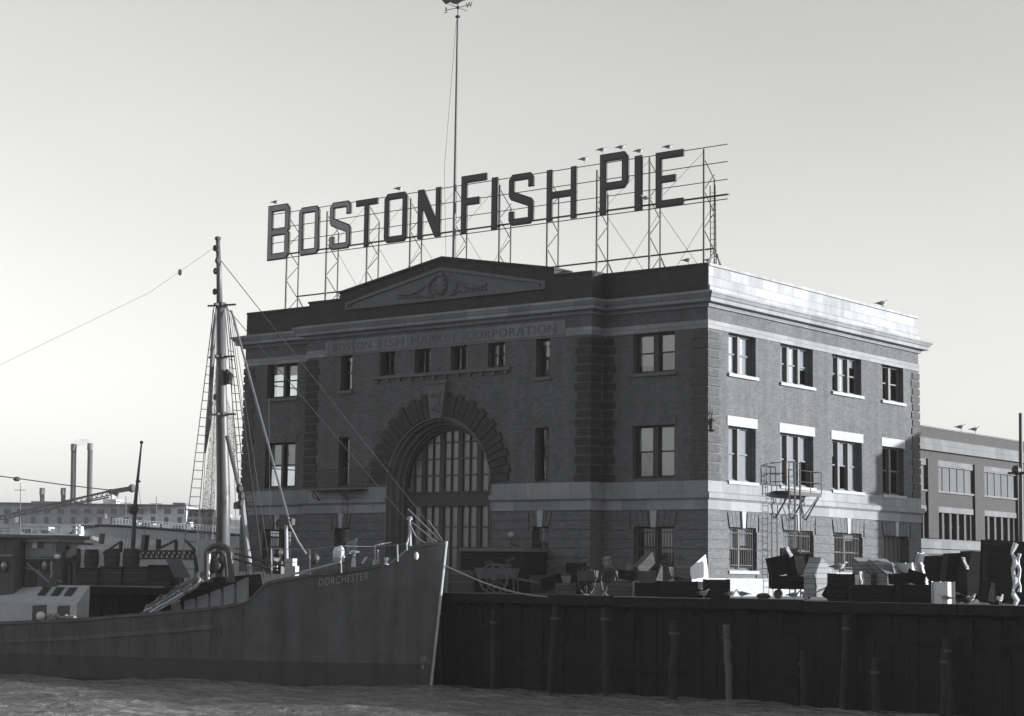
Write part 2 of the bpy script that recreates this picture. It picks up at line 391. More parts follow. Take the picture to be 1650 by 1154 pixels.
# swept stone trim, interrupted by the arch
full = [(-12.0, -PE), (PXR, -PE), (PXR, 0), (0, 0), (0, D), (-W, D), (-W, 0), (PXL, 0), (PXL, -PE), (-18.94, -PE)]
loop = full[1:-1]
def bandprof(z0, z1, o): return [(0, z0), (o, z0), (o, z1), (0, z1)]
doorL = [(-12.0, -PE), (PXR, -PE), (PXR, 0), (0, 0), (0, DOOR[0])]
doorR = [(0, DOOR[1]), (0, D), (-W, D), (-W, 0), (PXL, 0), (PXL, -PE), (-18.94, -PE)]
m = MB(); m.sweep(doorL, bandprof(0.0, .84, .09)); m.sweep(doorR, bandprof(0.0, .84, .09)); m.build('plinth', STONEP, BLD)
m = MB(); m.sweep(full, bandprof(3.985, 4.42, .07)); m.sweep(full, [(0, 4.425), (.1, 4.425), (.2, 4.52), (.22, 4.74), (.1, 4.8), (0, 4.8)])
m.sweep(full, bandprof(4.805, 5.32, .05)); m.build('belt_course', STONE, BLD)
m = MB(); m.sweep(loop, bandprof(12.41, 12.8, .045), True); m.build('lintel_band', STONE, BLD)
m = MB(); m.sweep(loop, [(0, 13.42), (.1, 13.42), (.16, 13.56), (.4, 13.6), (.43, 13.62), (.44, 13.78), (.5, 13.82), (.58, 13.95), (.62, 13.97), (.62, 14.07), (0, 14.22)], True)
co = m.build('cornice', STONE, BLD)
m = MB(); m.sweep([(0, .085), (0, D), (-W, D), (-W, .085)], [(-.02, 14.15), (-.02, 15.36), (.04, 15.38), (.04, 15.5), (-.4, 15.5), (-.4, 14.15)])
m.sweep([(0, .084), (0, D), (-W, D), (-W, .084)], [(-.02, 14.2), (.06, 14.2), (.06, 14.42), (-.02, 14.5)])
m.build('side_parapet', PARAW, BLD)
m = MB()
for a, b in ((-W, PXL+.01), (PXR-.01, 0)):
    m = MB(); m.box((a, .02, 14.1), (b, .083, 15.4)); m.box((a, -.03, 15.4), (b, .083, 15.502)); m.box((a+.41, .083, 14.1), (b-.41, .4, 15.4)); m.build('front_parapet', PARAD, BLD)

# pediment block with stepped and raking top
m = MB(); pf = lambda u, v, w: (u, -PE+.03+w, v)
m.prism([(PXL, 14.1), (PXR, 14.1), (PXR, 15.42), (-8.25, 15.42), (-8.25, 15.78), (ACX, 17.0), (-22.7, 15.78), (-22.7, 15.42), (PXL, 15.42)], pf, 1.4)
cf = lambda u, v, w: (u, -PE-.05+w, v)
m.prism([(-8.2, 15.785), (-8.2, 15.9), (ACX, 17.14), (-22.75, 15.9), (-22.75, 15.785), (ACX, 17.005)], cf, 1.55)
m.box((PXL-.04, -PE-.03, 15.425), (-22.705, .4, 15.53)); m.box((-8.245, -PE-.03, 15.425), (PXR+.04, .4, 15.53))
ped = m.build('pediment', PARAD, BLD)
m = MB(); tf = lambda u, v, w: (u, -PE+.02-w, v)
XL_, XR_ = -22.2, -8.74
m.prism([(XL_+.2, 14.95), (XR_-.2, 14.95), (XR_-.2, 15.12), (ACX, 16.38), (XL_+.2, 15.12)], tf, .03)
m.build('tympanum', FRST, ped)
m = MB()
def ringprism(a, b, h):
    n = len(a)
    for i in range(n):
        j = (i+1) % n
        m.prism([a[i], a[j], b[j], b[i]], tf, h)
OUT_ = [(XL_, 14.85), (XR_, 14.85), (XR_, 15.25), (ACX, 16.58), (XL_, 15.25)]; INN = [(XL_+.2, 14.97), (XR_-.2, 14.97), (XR_-.2, 15.13), (ACX, 16.38), (XL_+.2, 15.13)]
ringprism(OUT_, INN, .11)
m.build('tympanum_moulding', FRST, ped)
# carved cartouche with swags
m = MB(); cy = -PE-.02
def relief(x, z, rx, rz, d=.12): m.ball((x, cy, z), 1, 10, (rx, d, rz))
relief(ACX, 15.62, .42, .55, .2); relief(ACX, 16.18, .2, .14, .16)
for s in (-1, 1):
    for k in range(9):
        t = k/8; relief(ACX+s*(.45+.35*sin(t*pi)+.25*t), 16.1-1.0*t, .14+.05*random.random(), .1+.05*random.random(), .12)
    for k in range(14):
        t = k/13; relief(ACX+s*(.7+t*2.2), 15.95-.55*t-.28*sin(t*pi), .13, .08+.05*random.random(), .09)
    for k in range(8): relief(ACX+s*(.9+k*.28+random.random()*.1), 15.12+.12*random.random(), .14, .08, .08)
for k in range(10): relief(ACX+.3*cos(k*.63), 15.62+.42*sin(k*.63), .09, .09, .22)
m.build('carved_cartouche', FRST, ped, smooth=True)
m = MB(); 
for x in (XL_+.36, XR_-.36): m.lathe((x, -PE-.03, 15.12), [(.11, .02), (.11, -.05), (.06, -.06), (.05, -.1)], 12, ax=1)
m.build('rosette', FRST, ped)
# frieze with inscription
m = MB()
m.box((-23.6, -PE-.075, 12.45), (-7.45, -PE+.01, 13.24)); fz = m.build('frieze', mat('frieze_stone', .12, kind='ashlar', noise=.25, nscale=1.5, streak=.2, bump=.3, k=(1, 1.9, 2.5, .02, 0)), BLD)
for wd_, u0, u1 in (('BOSTON', -23.02, -20.25), ('FISH', -19.75, -17.95), ('MARKET', -17.4, -14.3), ('CORPORATION', -13.75, -8.02)):
    vs, fs = text_mesh(wd_, 1, .02, 1.12); xs = [v[0] for v in vs]; ys = [v[1] for v in vs]; sx = (u1-u0)/(max(xs)-min(xs)); sz = .44/(max(ys)-min(ys))
    m = MB(); m.add([(u0+(v[0]-min(xs))*sx, -PE-.085-v[2]*.6, 12.63+(v[1]-min(ys))*sz) for v in vs], fs); m.build('inscription', mat('incised_letters', .085, noise=.4, nscale=5), fz)
# quoins
random.seed(3); QD = mat('dark_quoin_clinker', .024, kind='brick', noise=.4, nscale=2.5, bump=1, bscale=9); QC = mat('quoin_clinker', .05, kind='brick', noise=.35, nscale=2.5, bump=.8, bscale=12)
def quoin(x, y, sx, sy, wx, wy, QC=QC):
    z = 5.33; k = 0; m = MB()
    while z < 12.3:
        t = min(z+.40, 12.405); e = .12 if k % 2 else 0; j = random.uniform(-.012, .012); p = .05+j
        X0, X1 = (x-wx+e, x+p) if sx < 0 else (x-p, x+wx-e)
        Y0, Y1 = (y-p, y+wy-e)
        if sy > 0: Y0, Y1 = (y-wy+e, y+p)
        m.box((X0, Y0, z), (X1, Y1, t-.045)); z += .44; k += 1
    m.build('quoin', QC, BLD)
quoin(0, 0, -1, -1, .95, 1.05); quoin(-W, 0, 1, -1, .85, 1.0); quoin(0, D, -1, 1, .9, .95); quoin(-W, D, 1, 1, .9, .95)
quoin(PXL, -PE, 1, -1, .92, .9, QD); quoin(PXR, -PE, -1, -1, .92, .9, QD)
for xa_, xb_, s_ in ((PXR+.055, PXR+.72, 1), (PXL-.055, PXL-.72, -1)):
    z = 5.33; k = 0; m = MB()
    while z < 12.3:
        e = .12 if k % 2 else 0
        m.box((xa_, -.05, z), (xb_-e*s_, .1, min(z+.4, 12.4)-.045)); z += .44; k += 1
    m.build('quoin', QD, BLD)
# arch: rough voussoir ring, keystone, stepped stone lining, window
m = MB(); NV = 34; VM = mat('rough_voussoir', .032, kind='brick', noise=.4, nscale=3, bump=1, bscale=9)
for i in range(NV):
    a0 = radians(1.5)+(pi-radians(3))*i/NV; a1 = radians(1.5)+(pi-radians(3))*(i+1)/NV-.010
    ro = 4.62+(.13 if i % 2 else -.05)+random.uniform(-.03, .03); p = .07+random.uniform(0, .06)
    if i == NV//2: m.build('arch_voussoirs', VM, BLD); m = MB()
    if abs((a0+a1)/2-pi/2) < .1: continue
    q = [(ACX+r*cos(a), AZ+.06+r*sin(a)) for r, a in ((3.5, a0), (ro, a0), (ro, a1), (3.5, a1))]
    m.prism(q, lambda u, v, w: (u, -PE-w, v), p)
m.build('arch_voussoirs', VM, BLD)
m = MB(); m.prism([(ACX-.36, 8.72), (ACX+.36, 8.72), (ACX+.62, 10.5), (ACX-.62, 10.5)], lambda u, v, w: (u, -PE-w, v), .3)
m.box((ACX-.7, -PE-.38, 10.5), (ACX+.7, -PE, 10.66))
kz = m.build('arch_keystone', FRST, BLD)
m = MB()
for k in range(16): m.ball((ACX+random.uniform(-.28, .28), -PE-.3, 9.25+random.uniform(-.3, .75)), .12, 8, (1, .6, 1.2))
m.build('carving', FRST, kz, smooth=True)
prof = [(3.5, -.1), (3.44, -.1), (3.44, .14), (3.32, .16), (3.32, .5), (3.16, .54), (3.16, .82), (3.06, .86), (3.06, 1.2)]
pts = []
for r, w in prof:
    row = [(ACX+r, 0.0)]+[(ACX+r*cos(pi*i/NA), AZ+r*sin(pi*i/NA)) for i in range(NA+1)]+[(ACX-r, 0.0)]
    pts.append([(u, -PE+w, v) for u, v in row])
m = MB(); n = len(pts[0]); m.add([p for row in pts for p in row], [(i*n+k, i*n+k+1, (i+1)*n+k+1, (i+1)*n+k) for i in range(len(prof)-1) for k in range(n-1)])
m.build('arch_lining', mat('arch_lining_stone', .1, kind='ashlar', noise=.2, bump=.2, streak=.15), BLD)
m = MB(); yb = .0
def arch_z(x, r=3.06): return AZ+math.sqrt(max(0, r*r-(x-ACX)**2))
for c in (-1.86, -.62, .62, 1.86):
    x = ACX+c; m.box((x-.15, yb-.04, 0), (x+.15, yb+.16, arch_z(x)+.03))
m.box((ACX-3.06, yb-.2, 4.3), (ACX+3.06, yb+.14, 4.96)); m.box((ACX-3.06, yb-.26, 4.96), (ACX+3.06, yb+.1, 5.06))
for c in (-2.5, -1.24, 0, 1.24, 2.5):
    x = ACX+c; m.box((x-.025, yb-.04, 0), (x+.025, yb+.04, arch_z(x)))
for z in (1.1, 2.2, 3.25, 5.9, 6.75, 7.6):
    h = 3.05 if z < AZ else math.sqrt(max(0, 3.05**2-(z-AZ)**2))
    m.box((ACX-h, yb-.05, z-.03), (ACX+h, yb+.05, z+.03))
q = []
for i in range(NA):
    a0, a1 = pi*i/NA, pi*(i+1)/NA
    m.prism([(ACX+r*cos(a), AZ+r*sin(a)) for r, a in ((2.88, a0), (3.06, a0), (3.06, a1), (2.88, a1))], lambda u, v, w: (u, yb-.1+w, v), .2)
aw = m.build('arched_window', DFRAME, BLD)
m = MB(); P = [(ACX+3.05, 0, )]
poly = [(ACX+3.05, 0), ]+[(ACX+3.05*cos(pi*i/NA), AZ+3.05*sin(pi*i/NA)) for i in range(NA+1)]+[(ACX-3.05, 0)]
m.add([(u, yb+.06, v) for u, v in poly], [tuple(range(len(poly)))])
m.build('pane', mat('ribbed_glass', .095, rough=.25, noise=.35, nscale=.9, spec=.5, streak=.3), aw)
# shared sill of the four attic windows
m = MB(); m.box((-20.1, -PE-.16, 10.97), (-10.85, -PE+.1, 11.13))
for k in range(12): x = -19.9+k*.79; m.box((x, -PE-.11, 10.78), (x+.2, -PE, 10.965))
m.build('shared_sill', FRST, BLD)
# windows
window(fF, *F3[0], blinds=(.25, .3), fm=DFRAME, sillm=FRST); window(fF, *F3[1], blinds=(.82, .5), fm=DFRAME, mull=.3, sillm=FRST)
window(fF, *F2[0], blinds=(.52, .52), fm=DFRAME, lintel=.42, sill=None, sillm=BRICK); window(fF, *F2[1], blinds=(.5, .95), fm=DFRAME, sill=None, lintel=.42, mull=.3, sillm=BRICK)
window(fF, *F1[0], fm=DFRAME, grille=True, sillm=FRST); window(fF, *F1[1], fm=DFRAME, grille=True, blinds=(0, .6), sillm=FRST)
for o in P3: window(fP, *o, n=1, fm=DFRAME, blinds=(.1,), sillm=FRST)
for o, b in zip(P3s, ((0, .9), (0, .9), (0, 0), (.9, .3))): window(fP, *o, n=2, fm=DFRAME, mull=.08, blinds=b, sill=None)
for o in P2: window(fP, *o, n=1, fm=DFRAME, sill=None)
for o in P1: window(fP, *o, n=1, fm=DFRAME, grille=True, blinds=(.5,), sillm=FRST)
B3 = [(.97, .97), (.97, .97, .55), (.55, .97, .2), (0, 0)]; B2 = [(.97, .97), (.97, .96, .5), (.3, .5, .97), (0, 0)]
N_ = [2, 3, 3, 2]
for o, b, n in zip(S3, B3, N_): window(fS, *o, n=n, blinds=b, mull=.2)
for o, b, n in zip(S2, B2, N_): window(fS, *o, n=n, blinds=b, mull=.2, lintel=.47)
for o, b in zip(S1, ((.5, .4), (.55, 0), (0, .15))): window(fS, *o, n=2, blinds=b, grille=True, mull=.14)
for o, n in zip(S3+S2, N_*2): window(fL, *o, n=n, fm=DFRAME, sill=None)
for o in S1: window(fL, *o, n=2, fm=DFRAME, sill=None)
# loading door
m = MB(); fbox(m, fS, DOOR[0], DOOR[1], 0, 3.2, .4, .5)
for i in range(1, 6): u = DOOR[0]+(DOOR[1]-DOOR[0])*i/6; fbox(m, fS, u-.02, u+.02, 0, 3.2, .37, .4)
m.build('door', IRON, BLD)
# inside: floors, partitions, roof
m = MB()
for z in (4.55, 8.9): m.box((-W+.45, .55, z), (-.45, D-.45, z+.25))
m.box((-24, 5.5, .1), (-7, 17, 14.3)); m.box((-7, 10.6, .1), (-.5, 10.8, 14.3)); m.box((-7, 16.2, .1), (-.5, 16.4, 14.3)); m.box((-7, 5.2, .1), (-6.8, 5.5, 14.3))
m.box((-24.2, .5, .1), (-24, 5.6, 14.3)); m.box((-7, .5, .1), (-6.8, 5.2, 14.3)); m.box((-24, 1.2, 8.95), (-7, 1.4, 14.3)); m.box((-W+.45, 12, .1), (-24, 12.2, 14.3))
m.build('interior_partition', DARKIN, BLD)
m = MB(); m.box((-W+.42, .42, 14.4), (-.42, D-.42, 14.62)); m.box((PXL+.02, -PE+.3, 13.45), (PXR-.02, .4, 14.4)); m.build('roof', ROOFM, BLD)
# fire escape on the sunlit side
m = MB()
px_, y0, y1, zp = .95, 5.75, 9.0, 5.0
m.box((.12, y0, zp), (px_, y1, zp+.07)); m.box((px_-.06, y0, zp-.12), (px_, y1, zp))
fe = m.build('fire_escape', mat('fire_escape_iron', .02, rough=.6, noise=.3), BLD)
m = MB()
for y in (5.95, 7.6, 8.95):
    m.bar((px_-.05, y, zp), (.1, y, zp-1.25), .06); m.bar((px_-.05, y, zp-.05), (.1, y, zp-.05), .06)
m.bar((px_-.05, 8.9, zp), (px_-.3, 7.7, zp-1.2), .05); m.bar((px_-.05, 7.0, zp), (px_-.3, 7.6, zp-1.2), .05)
m.build('bracket', fe.data.materials[0], fe)
m = MB()
for h in (.55, 1.1): m.tube((px_, y0, zp+h), (px_, y1, zp+h), .017); m.tube((px_, y1, zp+h), (.1, y1, zp+h), .022)
for i in range(4): y = y0+(y1-y0)*i/3; m.tube((px_, y, zp), (px_, y, zp+1.1), .02)
m.build('railing', fe.data.materials[0], fe)
m = MB(); lx = px_+.15
for y in (5.55, 6.05): m.tube((lx, y, .05), (lx, y, 6.4), .027)
for k in range(20): m.tube((lx, 5.55, .35+k*.3), (lx, 6.05, .35+k*.3), .018)
m.build('ladder', fe.data.materials[0], fe)
m = MB()
for y in (6.35, 6.85): m.tube((px_+.02, y, 0), (px_+.02, y, 6.45), .04)
m.path([(px_, 5.5, 6.45), (px_+.02, 6.85, 6.45)], .03); m.path([(px_, 5.5, 5.0), (px_, 5.5, 6.45), (.1, 5.5, 6.4)], .025)
for z in (5.5, 5.9): m.tube((px_, 5.5, z), (.1, 5.5, z), .02)
m.build('post', fe.data.materials[0], fe)
# small balcony with curled railing on the pavilion
m = MB(); bx0, bx1, by, bz = -24.0, -20.3, -PE-.85, 5.22
m.box((bx0, by, bz-.06), (bx1, -PE-.06, bz)); bal = m.build('balcony', IRON, BLD)
m = MB()
for x in (bx0+.4, bx1-1.2): m.bar((x, by+.1, bz-.06), (x, -PE, bz-.75), .05); m.path([(x, by, bz-.1), (x, by+.2, bz-.45), (x, by+.6, bz-.5), (x, -PE, bz-.7)], .025)
m.build('bracket', IRON, bal)
m = MB()
for h in (.1, 1.05): m.tube((bx0, by, bz+h), (bx1, by, bz+h), .022); m.tube((bx0, by, bz+h), (bx0, -PE, bz+h), .02); m.tube((bx1, by, bz+h), (bx1, -PE, bz+h), .02)
for k in range(28):
    x = bx0+(bx1-bx0)*k/27; m.tube((x, by, bz), (x, by, bz+1.05), .012)
for k in range(5): m.tube((bx1, by+k*.2, bz), (bx1, by+k*.2, bz+1.05), .012)
m.build('railing', IRON, bal)
m = MB()
for x in (-21.3, -20.95): m.tube((x, by, .3), (x, by, bz), .02)
for k in range(15): m.tube((-21.3, by, .5+k*.32), (-20.95, by, .5+k*.32), .012)
m.build('ladder', IRON, bal)
# corner lantern, doorway globe
m = MB(); lc = Vector((.55, -.55, 7.75))
m.path([(.02, -.02, 8.3), (.3, -.3, 8.45), (.55, -.55, 8.3), (.55, -.55, 8.1)], .025); m.path([(.02, -.02, 7.9), (.2, -.2, 8.0), (.35, -.35, 8.35)], .02)
m.path([(.55, -.55, 8.2), (.7, -.7, 8.35), (.62, -.62, 8.5)], .018); m.path([(.3, -.3, 8.45), (.35, -.35, 8.65), (.25, -.25, 8.75)], .018)
m.lathe(lc+Vector((0, 0, .1)), [(.05, .28), (.2, .18), (.22, .15), (.17, .12), (.11, -.22), (.14, -.25), (.2, -.3), (.04, -.36)], 8)
m.build('corner_lantern', IRON, BLD)
m = MB(); g = pln(824, 862, 1, -1.6); m.ball(tuple(g), .16, 14); gl = m.build('globe_lamp', mat('opal_globe', .25, rough=.3), BLD, smooth=True)
m = MB(); m.tube(g+Vector((0, 0, -.16)), g+Vector((0, 0, -.5)), .04); m.tube(g+Vector((0, 0, -.45)), (g.x, -PE, g.z-.55), .03); m.build('bracket', IRON, gl)

# ================================================================== ROOFTOP SIGN
SG = empty('rooftop_sign', (-15, 2, 14.62), 'huge open framework sign spelling Boston Fish Pie on the roof of the exchange hall', 'rooftop sign')
YS = 2.0
def letter_outline(ch, w, h, s):
    c = s*.62                                            # chamfer
    if ch == 'I': return [[(0, 0), (w, 0), (w, h), (0, h)]]
    if ch == 'T': a = (w-s)/2; return [[(a, 0), (a+s, 0), (a+s, h-s), (w, h-s), (w, h), (0, h), (0, h-s), (a, h-s)]]
    if ch == 'O': return [[(c, 0), (w-c, 0), (w, c*1.2), (w, h-c*1.2), (w-c, h), (c, h), (0, h-c*1.2), (0, c*1.2)], [(s, s), (s, h-s), (w-s, h-s), (w-s, s)]]
    if ch == 'B':
        mm = h*.5
        return [[(0, 0), (w-c, 0), (w, c*1.2), (w, mm-s*.35), (w-s*.3, mm), (w, mm+s*.35), (w, h-c*1.2), (w-c, h), (0, h)],
                [(s, s), (s, mm-s*.5), (w-s, mm-s*.5), (w-s, s)], [(s, mm+s*.5), (s, h-s), (w-s, h-s), (w-s, mm+s*.5)]]
    if ch == 'P':
        mm = h*.4
        return [[(0, 0), (s, 0), (s, mm), (w-c, mm), (w, mm+c*1.2), (w, h-c*1.2), (w-c, h), (0, h)], [(s, mm+s), (s, h-s), (w-s, h-s), (w-s, mm+s)]]
    if ch == 'F': m_ = h*.48; return [[(0, 0), (s, 0), (s, m_), (w*.72, m_), (w*.72, m_+s), (s, m_+s), (s, h-s), (w, h-s), (w, h), (0, h)]]
    if ch == 'E': m_ = h*.44; return [[(0, 0), (w, 0), (w, s), (s, s), (s, m_), (w*.72, m_), (w*.72, m_+s), (s, m_+s), (s, h-s), (w, h-s), (w, h), (0, h)]]
    if ch == 'H': m_ = (h-s)/2; return [[(0, 0), (s, 0), (s, m_), (w-s, m_), (w-s, 0), (w, 0), (w, h), (w-s, h), (w-s, m_+s), (s, m_+s), (s, h), (0, h)]]
    if ch == 'N': return [[(0, 0), (s, 0), (s, h*.62), (w-s*1.15, 0), (w, 0), (w, h), (w-s, h), (w-s, h*.38), (s*1.15, h), (0, h)]]
    if ch == 'S':
        return [[(c, 0), (w-c, 0), (w, c*1.2), (w, h*.42), (w-s*.4, h*.42+s*.6), (s, h*.66), (s, h-s), (w-s, h-s), (w-s, h*.72), (w, h*.72), (w, h-c*1.2), (w-c, h), (c, h), (0, h-c*1.2),
                 (0, h*.58), (s*.4, h*.58-s*.6), (w-s, h*.34), (w-s, s), (s, s), (s, h*.28), (0, h*.28), (0, c*1.2)]]
def inset(poly, d):
    A = sum(poly[i][0]*poly[(i+1) % len(poly)][1]-poly[(i+1) % len(poly)][0]*poly[i][1] for i in range(len(poly)))
    out = []; n = len(poly); sg = 1 if A > 0 else -1
    for i in range(n):
        p0, p, p1 = Vector(poly[i-1]), Vector(poly[i]), Vector(poly[(i+1) % n])
        d1 = (p-p0).normalized(); d2 = (p1-p).normalized()
        n1 = Vector((-d1.y, d1.x))*sg; n2 = Vector((-d2.y, d2.x))*sg
        o = (n1+n2)/max(.35, 1+n1.dot(n2)); out.append(tuple(p+o*d))
    return out
LT = [('B', 431, 466, 333, 421), ('O', 481, 514, 336, 413), ('S', 531, 565, 328, 404), ('T', 573, 608, 324, 400), ('O', 619, 656, 314, 393), ('N', 673, 710, 307, 386),
      ('F', 743, 784, 285, 377), ('I', 792, 802, 287, 371), ('S', 820, 860, 283, 365), ('H', 881, 929, 275, 358), ('P', 967, 1013, 250, 348), ('I', 1023, 1035, 252, 341), ('E', 1057, 1102, 247, 336)]
for i, (ch, xa, xb, yt, ybm) in enumerate(LT):
    p0 = pln(xa, ybm, 1, YS); p1 = pln(xa, yt, 1, YS); p2 = pln(xb, ybm, 1, YS)
    w, h = p2.x-p0.x, p1.z-p0.z; s = .36 if h < 3 else .4
    if ch == 'I': s = w
    ol = letter_outline(ch, w, h, s); vs, fs = outline_mesh(ol, .055)
    m = MB(); m.add([(p0.x+v[0], YS+v[2], p0.z+v[1]) for v in vs], fs)
    lt = m.build('letter', LET, SG)
    ins = [inset(ol[0], .07)]+[inset(q, -.07) for q in ol[1:]]
    vs, fs = outline_mesh(ins, .015); m = MB(); m.add([(p0.x+v[0], YS-.066+v[2], p0.z+v[1]) for v in vs], fs)
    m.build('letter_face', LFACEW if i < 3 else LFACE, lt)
LEGPX = [(460, 495), (524, 485), (590, 460), (660, 430), (733, 415), (804, 420), (881, 430), (961, 438), (1046, 425), (1134, 420)]
tx = [pln(x, y, 1, YS+.18).x for x, y in LEGPX]
xA, xB = tx[0]-1.4, tx[-1]+1.35
yf, yr = YS+.18, YS+1.15
for i, x in enumerate(tx):
    m = MB(); m.bar((x, yf, 14.6), (x, yf, 21.55 if i % 2 == 0 or i > 7 else 21.3), .075); zr = 20.2 if i % 2 else 20.5
    m.bar((x, yr, 14.6), (x, yr, zr), .06)
    z = 14.75; k = 0
    while z < zr-.6:
        a, b = (yf, yr) if k % 2 else (yr, yf)
        m.bar((x, a, z), (x, b, z+.95), .04); z += .95; k += 1
    m.bar((x, yf, zr+.9), (x, yr, zr), .04)
    m.bar((x, yr, 16.75), (x, yr+1.7, 14.65), .06)
    m.build('support_tower', STEEL, SG)
for z, t, y in ((21.6, .036, yf), (20.75, .036, yf), (19.88, .034, yf), (18.92, .04, yf), (19.35, .03, yr), (16.78, .07, yr)):
    m = MB(); m.bar((xA if y == yf and z > 18 else tx[0], y, z), (xB if y == yf else tx[-1], y, z), t); m.build('rail', STEEL, SG)
m = MB(); m.box((xA+.8, yf+.03, 19.14), (xB, yf+.2, 19.17)); m.bar((xA+.8, yf+.02, 19.155), (xB, yf+.02, 19.155), .06); m.build('catwalk', STEEL, SG)
m = MB()
for i in range(len(tx)-1):
    if i in (0, 5, 6): continue
    m.tube((tx[i], yr, 14.8), (tx[i+1], yr, 19.0), .012, n=4); m.tube((tx[i], yr, 19.0), (tx[i+1], yr, 14.8), .012, n=4)
    m.tube((tx[i], yf, 18.9), (tx[i+1], yf, 21.4), .01, n=4)
m.build('cross_bracing', WIRE, SG)
m = MB(); lx = pln(1150, 420, 1, yr).x
for d in (-.16, .16): m.tube((lx+d, yr, 15.0), (lx+d*.9, yr-.1, 19.9), .025)
for k in range(16): m.tube((lx-.16, yr, 15.2+k*.29), (lx+.16, yr, 15.2+k*.29), .014)
m.bar((lx+.2, yr, 16.5), (lx+.45, yr+.3, 14.7), .04); m.build('access_ladder', STEEL, SG)

# flagpole
fb = pln(731, 420, 1, .15); ft = pln(738, 27, 1, .15); fb.z = 14.62; ft.x = fb.x+(ft.x-fb.x)*.3
FP = empty('flagpole', (fb.x, .15, 14.62), 'tall slender flagpole with compass vane rising behind the pediment', 'flagpole')
m = MB(); m.tube(fb, (fb.x, .15, ft.z), .1, .055, 12); m.lathe((fb.x, .15, 14.62), [(.2, 0), (.2, .2), (.12, .25), (.11, .5)], 12)
m.build('pole', mat('flagpole_paint', .08, rough=.5, noise=.2, streak=.2), FP)
m = MB(); t = Vector((fb.x, .15, ft.z)); m.ball(tuple(t), .14, 10, (1, 1, .6)); m.tube(t, t+Vector((0, 0, 1.35)), .025)
m.ball(tuple(t+Vector((0, 0, .5))), .1, 8)
zz = t.z+.5; m.tube((t.x-.75, .15, zz), (t.x+.75, .15, zz), .02); m.tube((t.x, -.6, zz), (t.x, .9, zz), .02)
vn = m.build('weather_vane', IRON, FP)
m = MB(); vs, fs = text_mesh('E', .42, .02); m.add([(t.x-.72-v[0], .15+v[2], zz-.14+v[1]) for v in vs], fs)
vs, fs = text_mesh('W', .42, .02); m.add([(t.x+.55+v[0], .15+v[2], zz-.14+v[1]) for v in vs], fs); m.build('compass_letter', IRON, vn)
m = MB(); m.prism([(-1.0, .3), (-.75, .05), (-.45, .12), (-.25, 0), (0, -.08), (.35, .02), (.9, .05), (1.1, .3), (.8, .6), (0, .7), (-.6, .5), (-.95, .75)], lambda u, v, w: (t.x-.1+u, .13+w, t.z+.78+v), .04)
m.build('vane_blade', IRON, vn)
m = MB(); hp = pln(716, 270, 1, -.3); m.path([(t.x-.05, .1, t.z-.2), (hp.x, -.3, hp.z), (hp.x+.3, -.4, 17.3)], .012, 4); m.build('halyard', WIRE, FP)
# ================================================================== QUAY, WATER, SHORE
def qy(x): return -8.6+.04*x
xq0, xq1 = -36.0, 320.0
m = MB(); m.prism([(xq0, qy(xq0)), (xq1, qy(xq1)), (xq1, 500), (xq0, 500)], lambda u, v, w: (u, v, -w), .35)
tag(m.build('quay_apron', QUAYT), kind='structure')
m = MB(); m.prism([(xq0+.1, qy(xq0)+.35), (xq1, qy(xq1)+.35), (xq1, 499), (xq0+.1, 499)], lambda u, v, w: (u, v, -.504-w), 6)
tag(m.build('quay_bulkhead', QUAYW), kind='structure')
m = MB()
xx = xq0
while xx < 90:
    ln = random.uniform(3.5, 7); dz = random.uniform(-.035, .03); m.obox((xx, qy(xx)-.18-random.uniform(0, .05), -.37+dz), (ln-.03, .04*ln, 0), (0, .178, 0), (0, 0, .38+random.uniform(-.02, .03))); xx += ln
m.obox((xx, qy(xx)-.18, -.36), (xq1-xx, .04*(xq1-xx), 0), (0, .178, 0), (0, 0, .38))

for i in range(260):
    x = xq0+2+i*.36; w_ = random.choice((.33, .357, .357, .72)); zt_ = -.42-random.random()*.12 if random.random() < .85 else -.6-random.random()*1.5; pr = random.uniform(.02, .09)
    if x < 60: m.box((x, qy(x)+.34-pr, -5.5), (x+w_, qy(x)+.42, zt_))
for i in range(14):
    x = xq0+6+i*5.3+random.uniform(-1, 1); z = random.choice((-1.5, -2.2, -3.0)); m.obox((x, qy(x)+.1, z), (random.uniform(2, 5), .1, random.uniform(-.1, .1)), (0, .16, 0), (0, 0, .22))
tag(m.build('quay_timber_facing', mat('tarred_timber', .011, noise=.6, nscale=2.2, bump=1, bscale=9, streak=.4, spec=.08)), kind='structure')
def fender(px, low, idx):
    p = pln(px, 1000, 1, -8.75); x = p.x; y = qy(x)-.4; r = random.uniform(.12, .19)
    t = empty('fender_pile', (x, y, WZ), '', 'pile', 'timber fender piles along the quay face')
    m = MB(); pts = []; n = 12; z0, z1 = -6.0, low
    for i in range(n+1): z = z0+(z1-z0)*i/n; pts.append((x+random.uniform(-.035, .035)+(idx*7 % 5-2)*.03*(z-z0), y+random.uniform(-.02, .02)+.05*(z-z1)/5, z))
    m.path(pts, [r*random.uniform(.9, 1.12) for _ in pts], 9); m.build('pile_shaft', PILEL if idx == 5 else PILE, t)
    px_, py_, pz_ = pts[-2]; m = MB(); m.lathe((px_, py_, z1-.5), [(r*1.15, -.05), (r*1.15, .05)], 10); m.build('iron_strap', IRON, t)
    return t
FL = ['timber pile standing in the water beside the trawler stem', 'timber pile below the two wheeled cart with tall spoked wheels', 'timber pile below the low crate at the mooring rope',
      'timber pile under the dark cart with sunlit edge', 'timber pile under the tipped hoppers left of the building corner', 'pale weathered timber pile just right of the building corner, reaching the water',
      'timber pile below the tilted boxes at the ladder foot', 'timber pile under the upright dark crate', 'timber pile under the slanted lids', 'left one of the close pair of timber piles under the pale crate', 'rightmost timber pile, right one of the close pair']
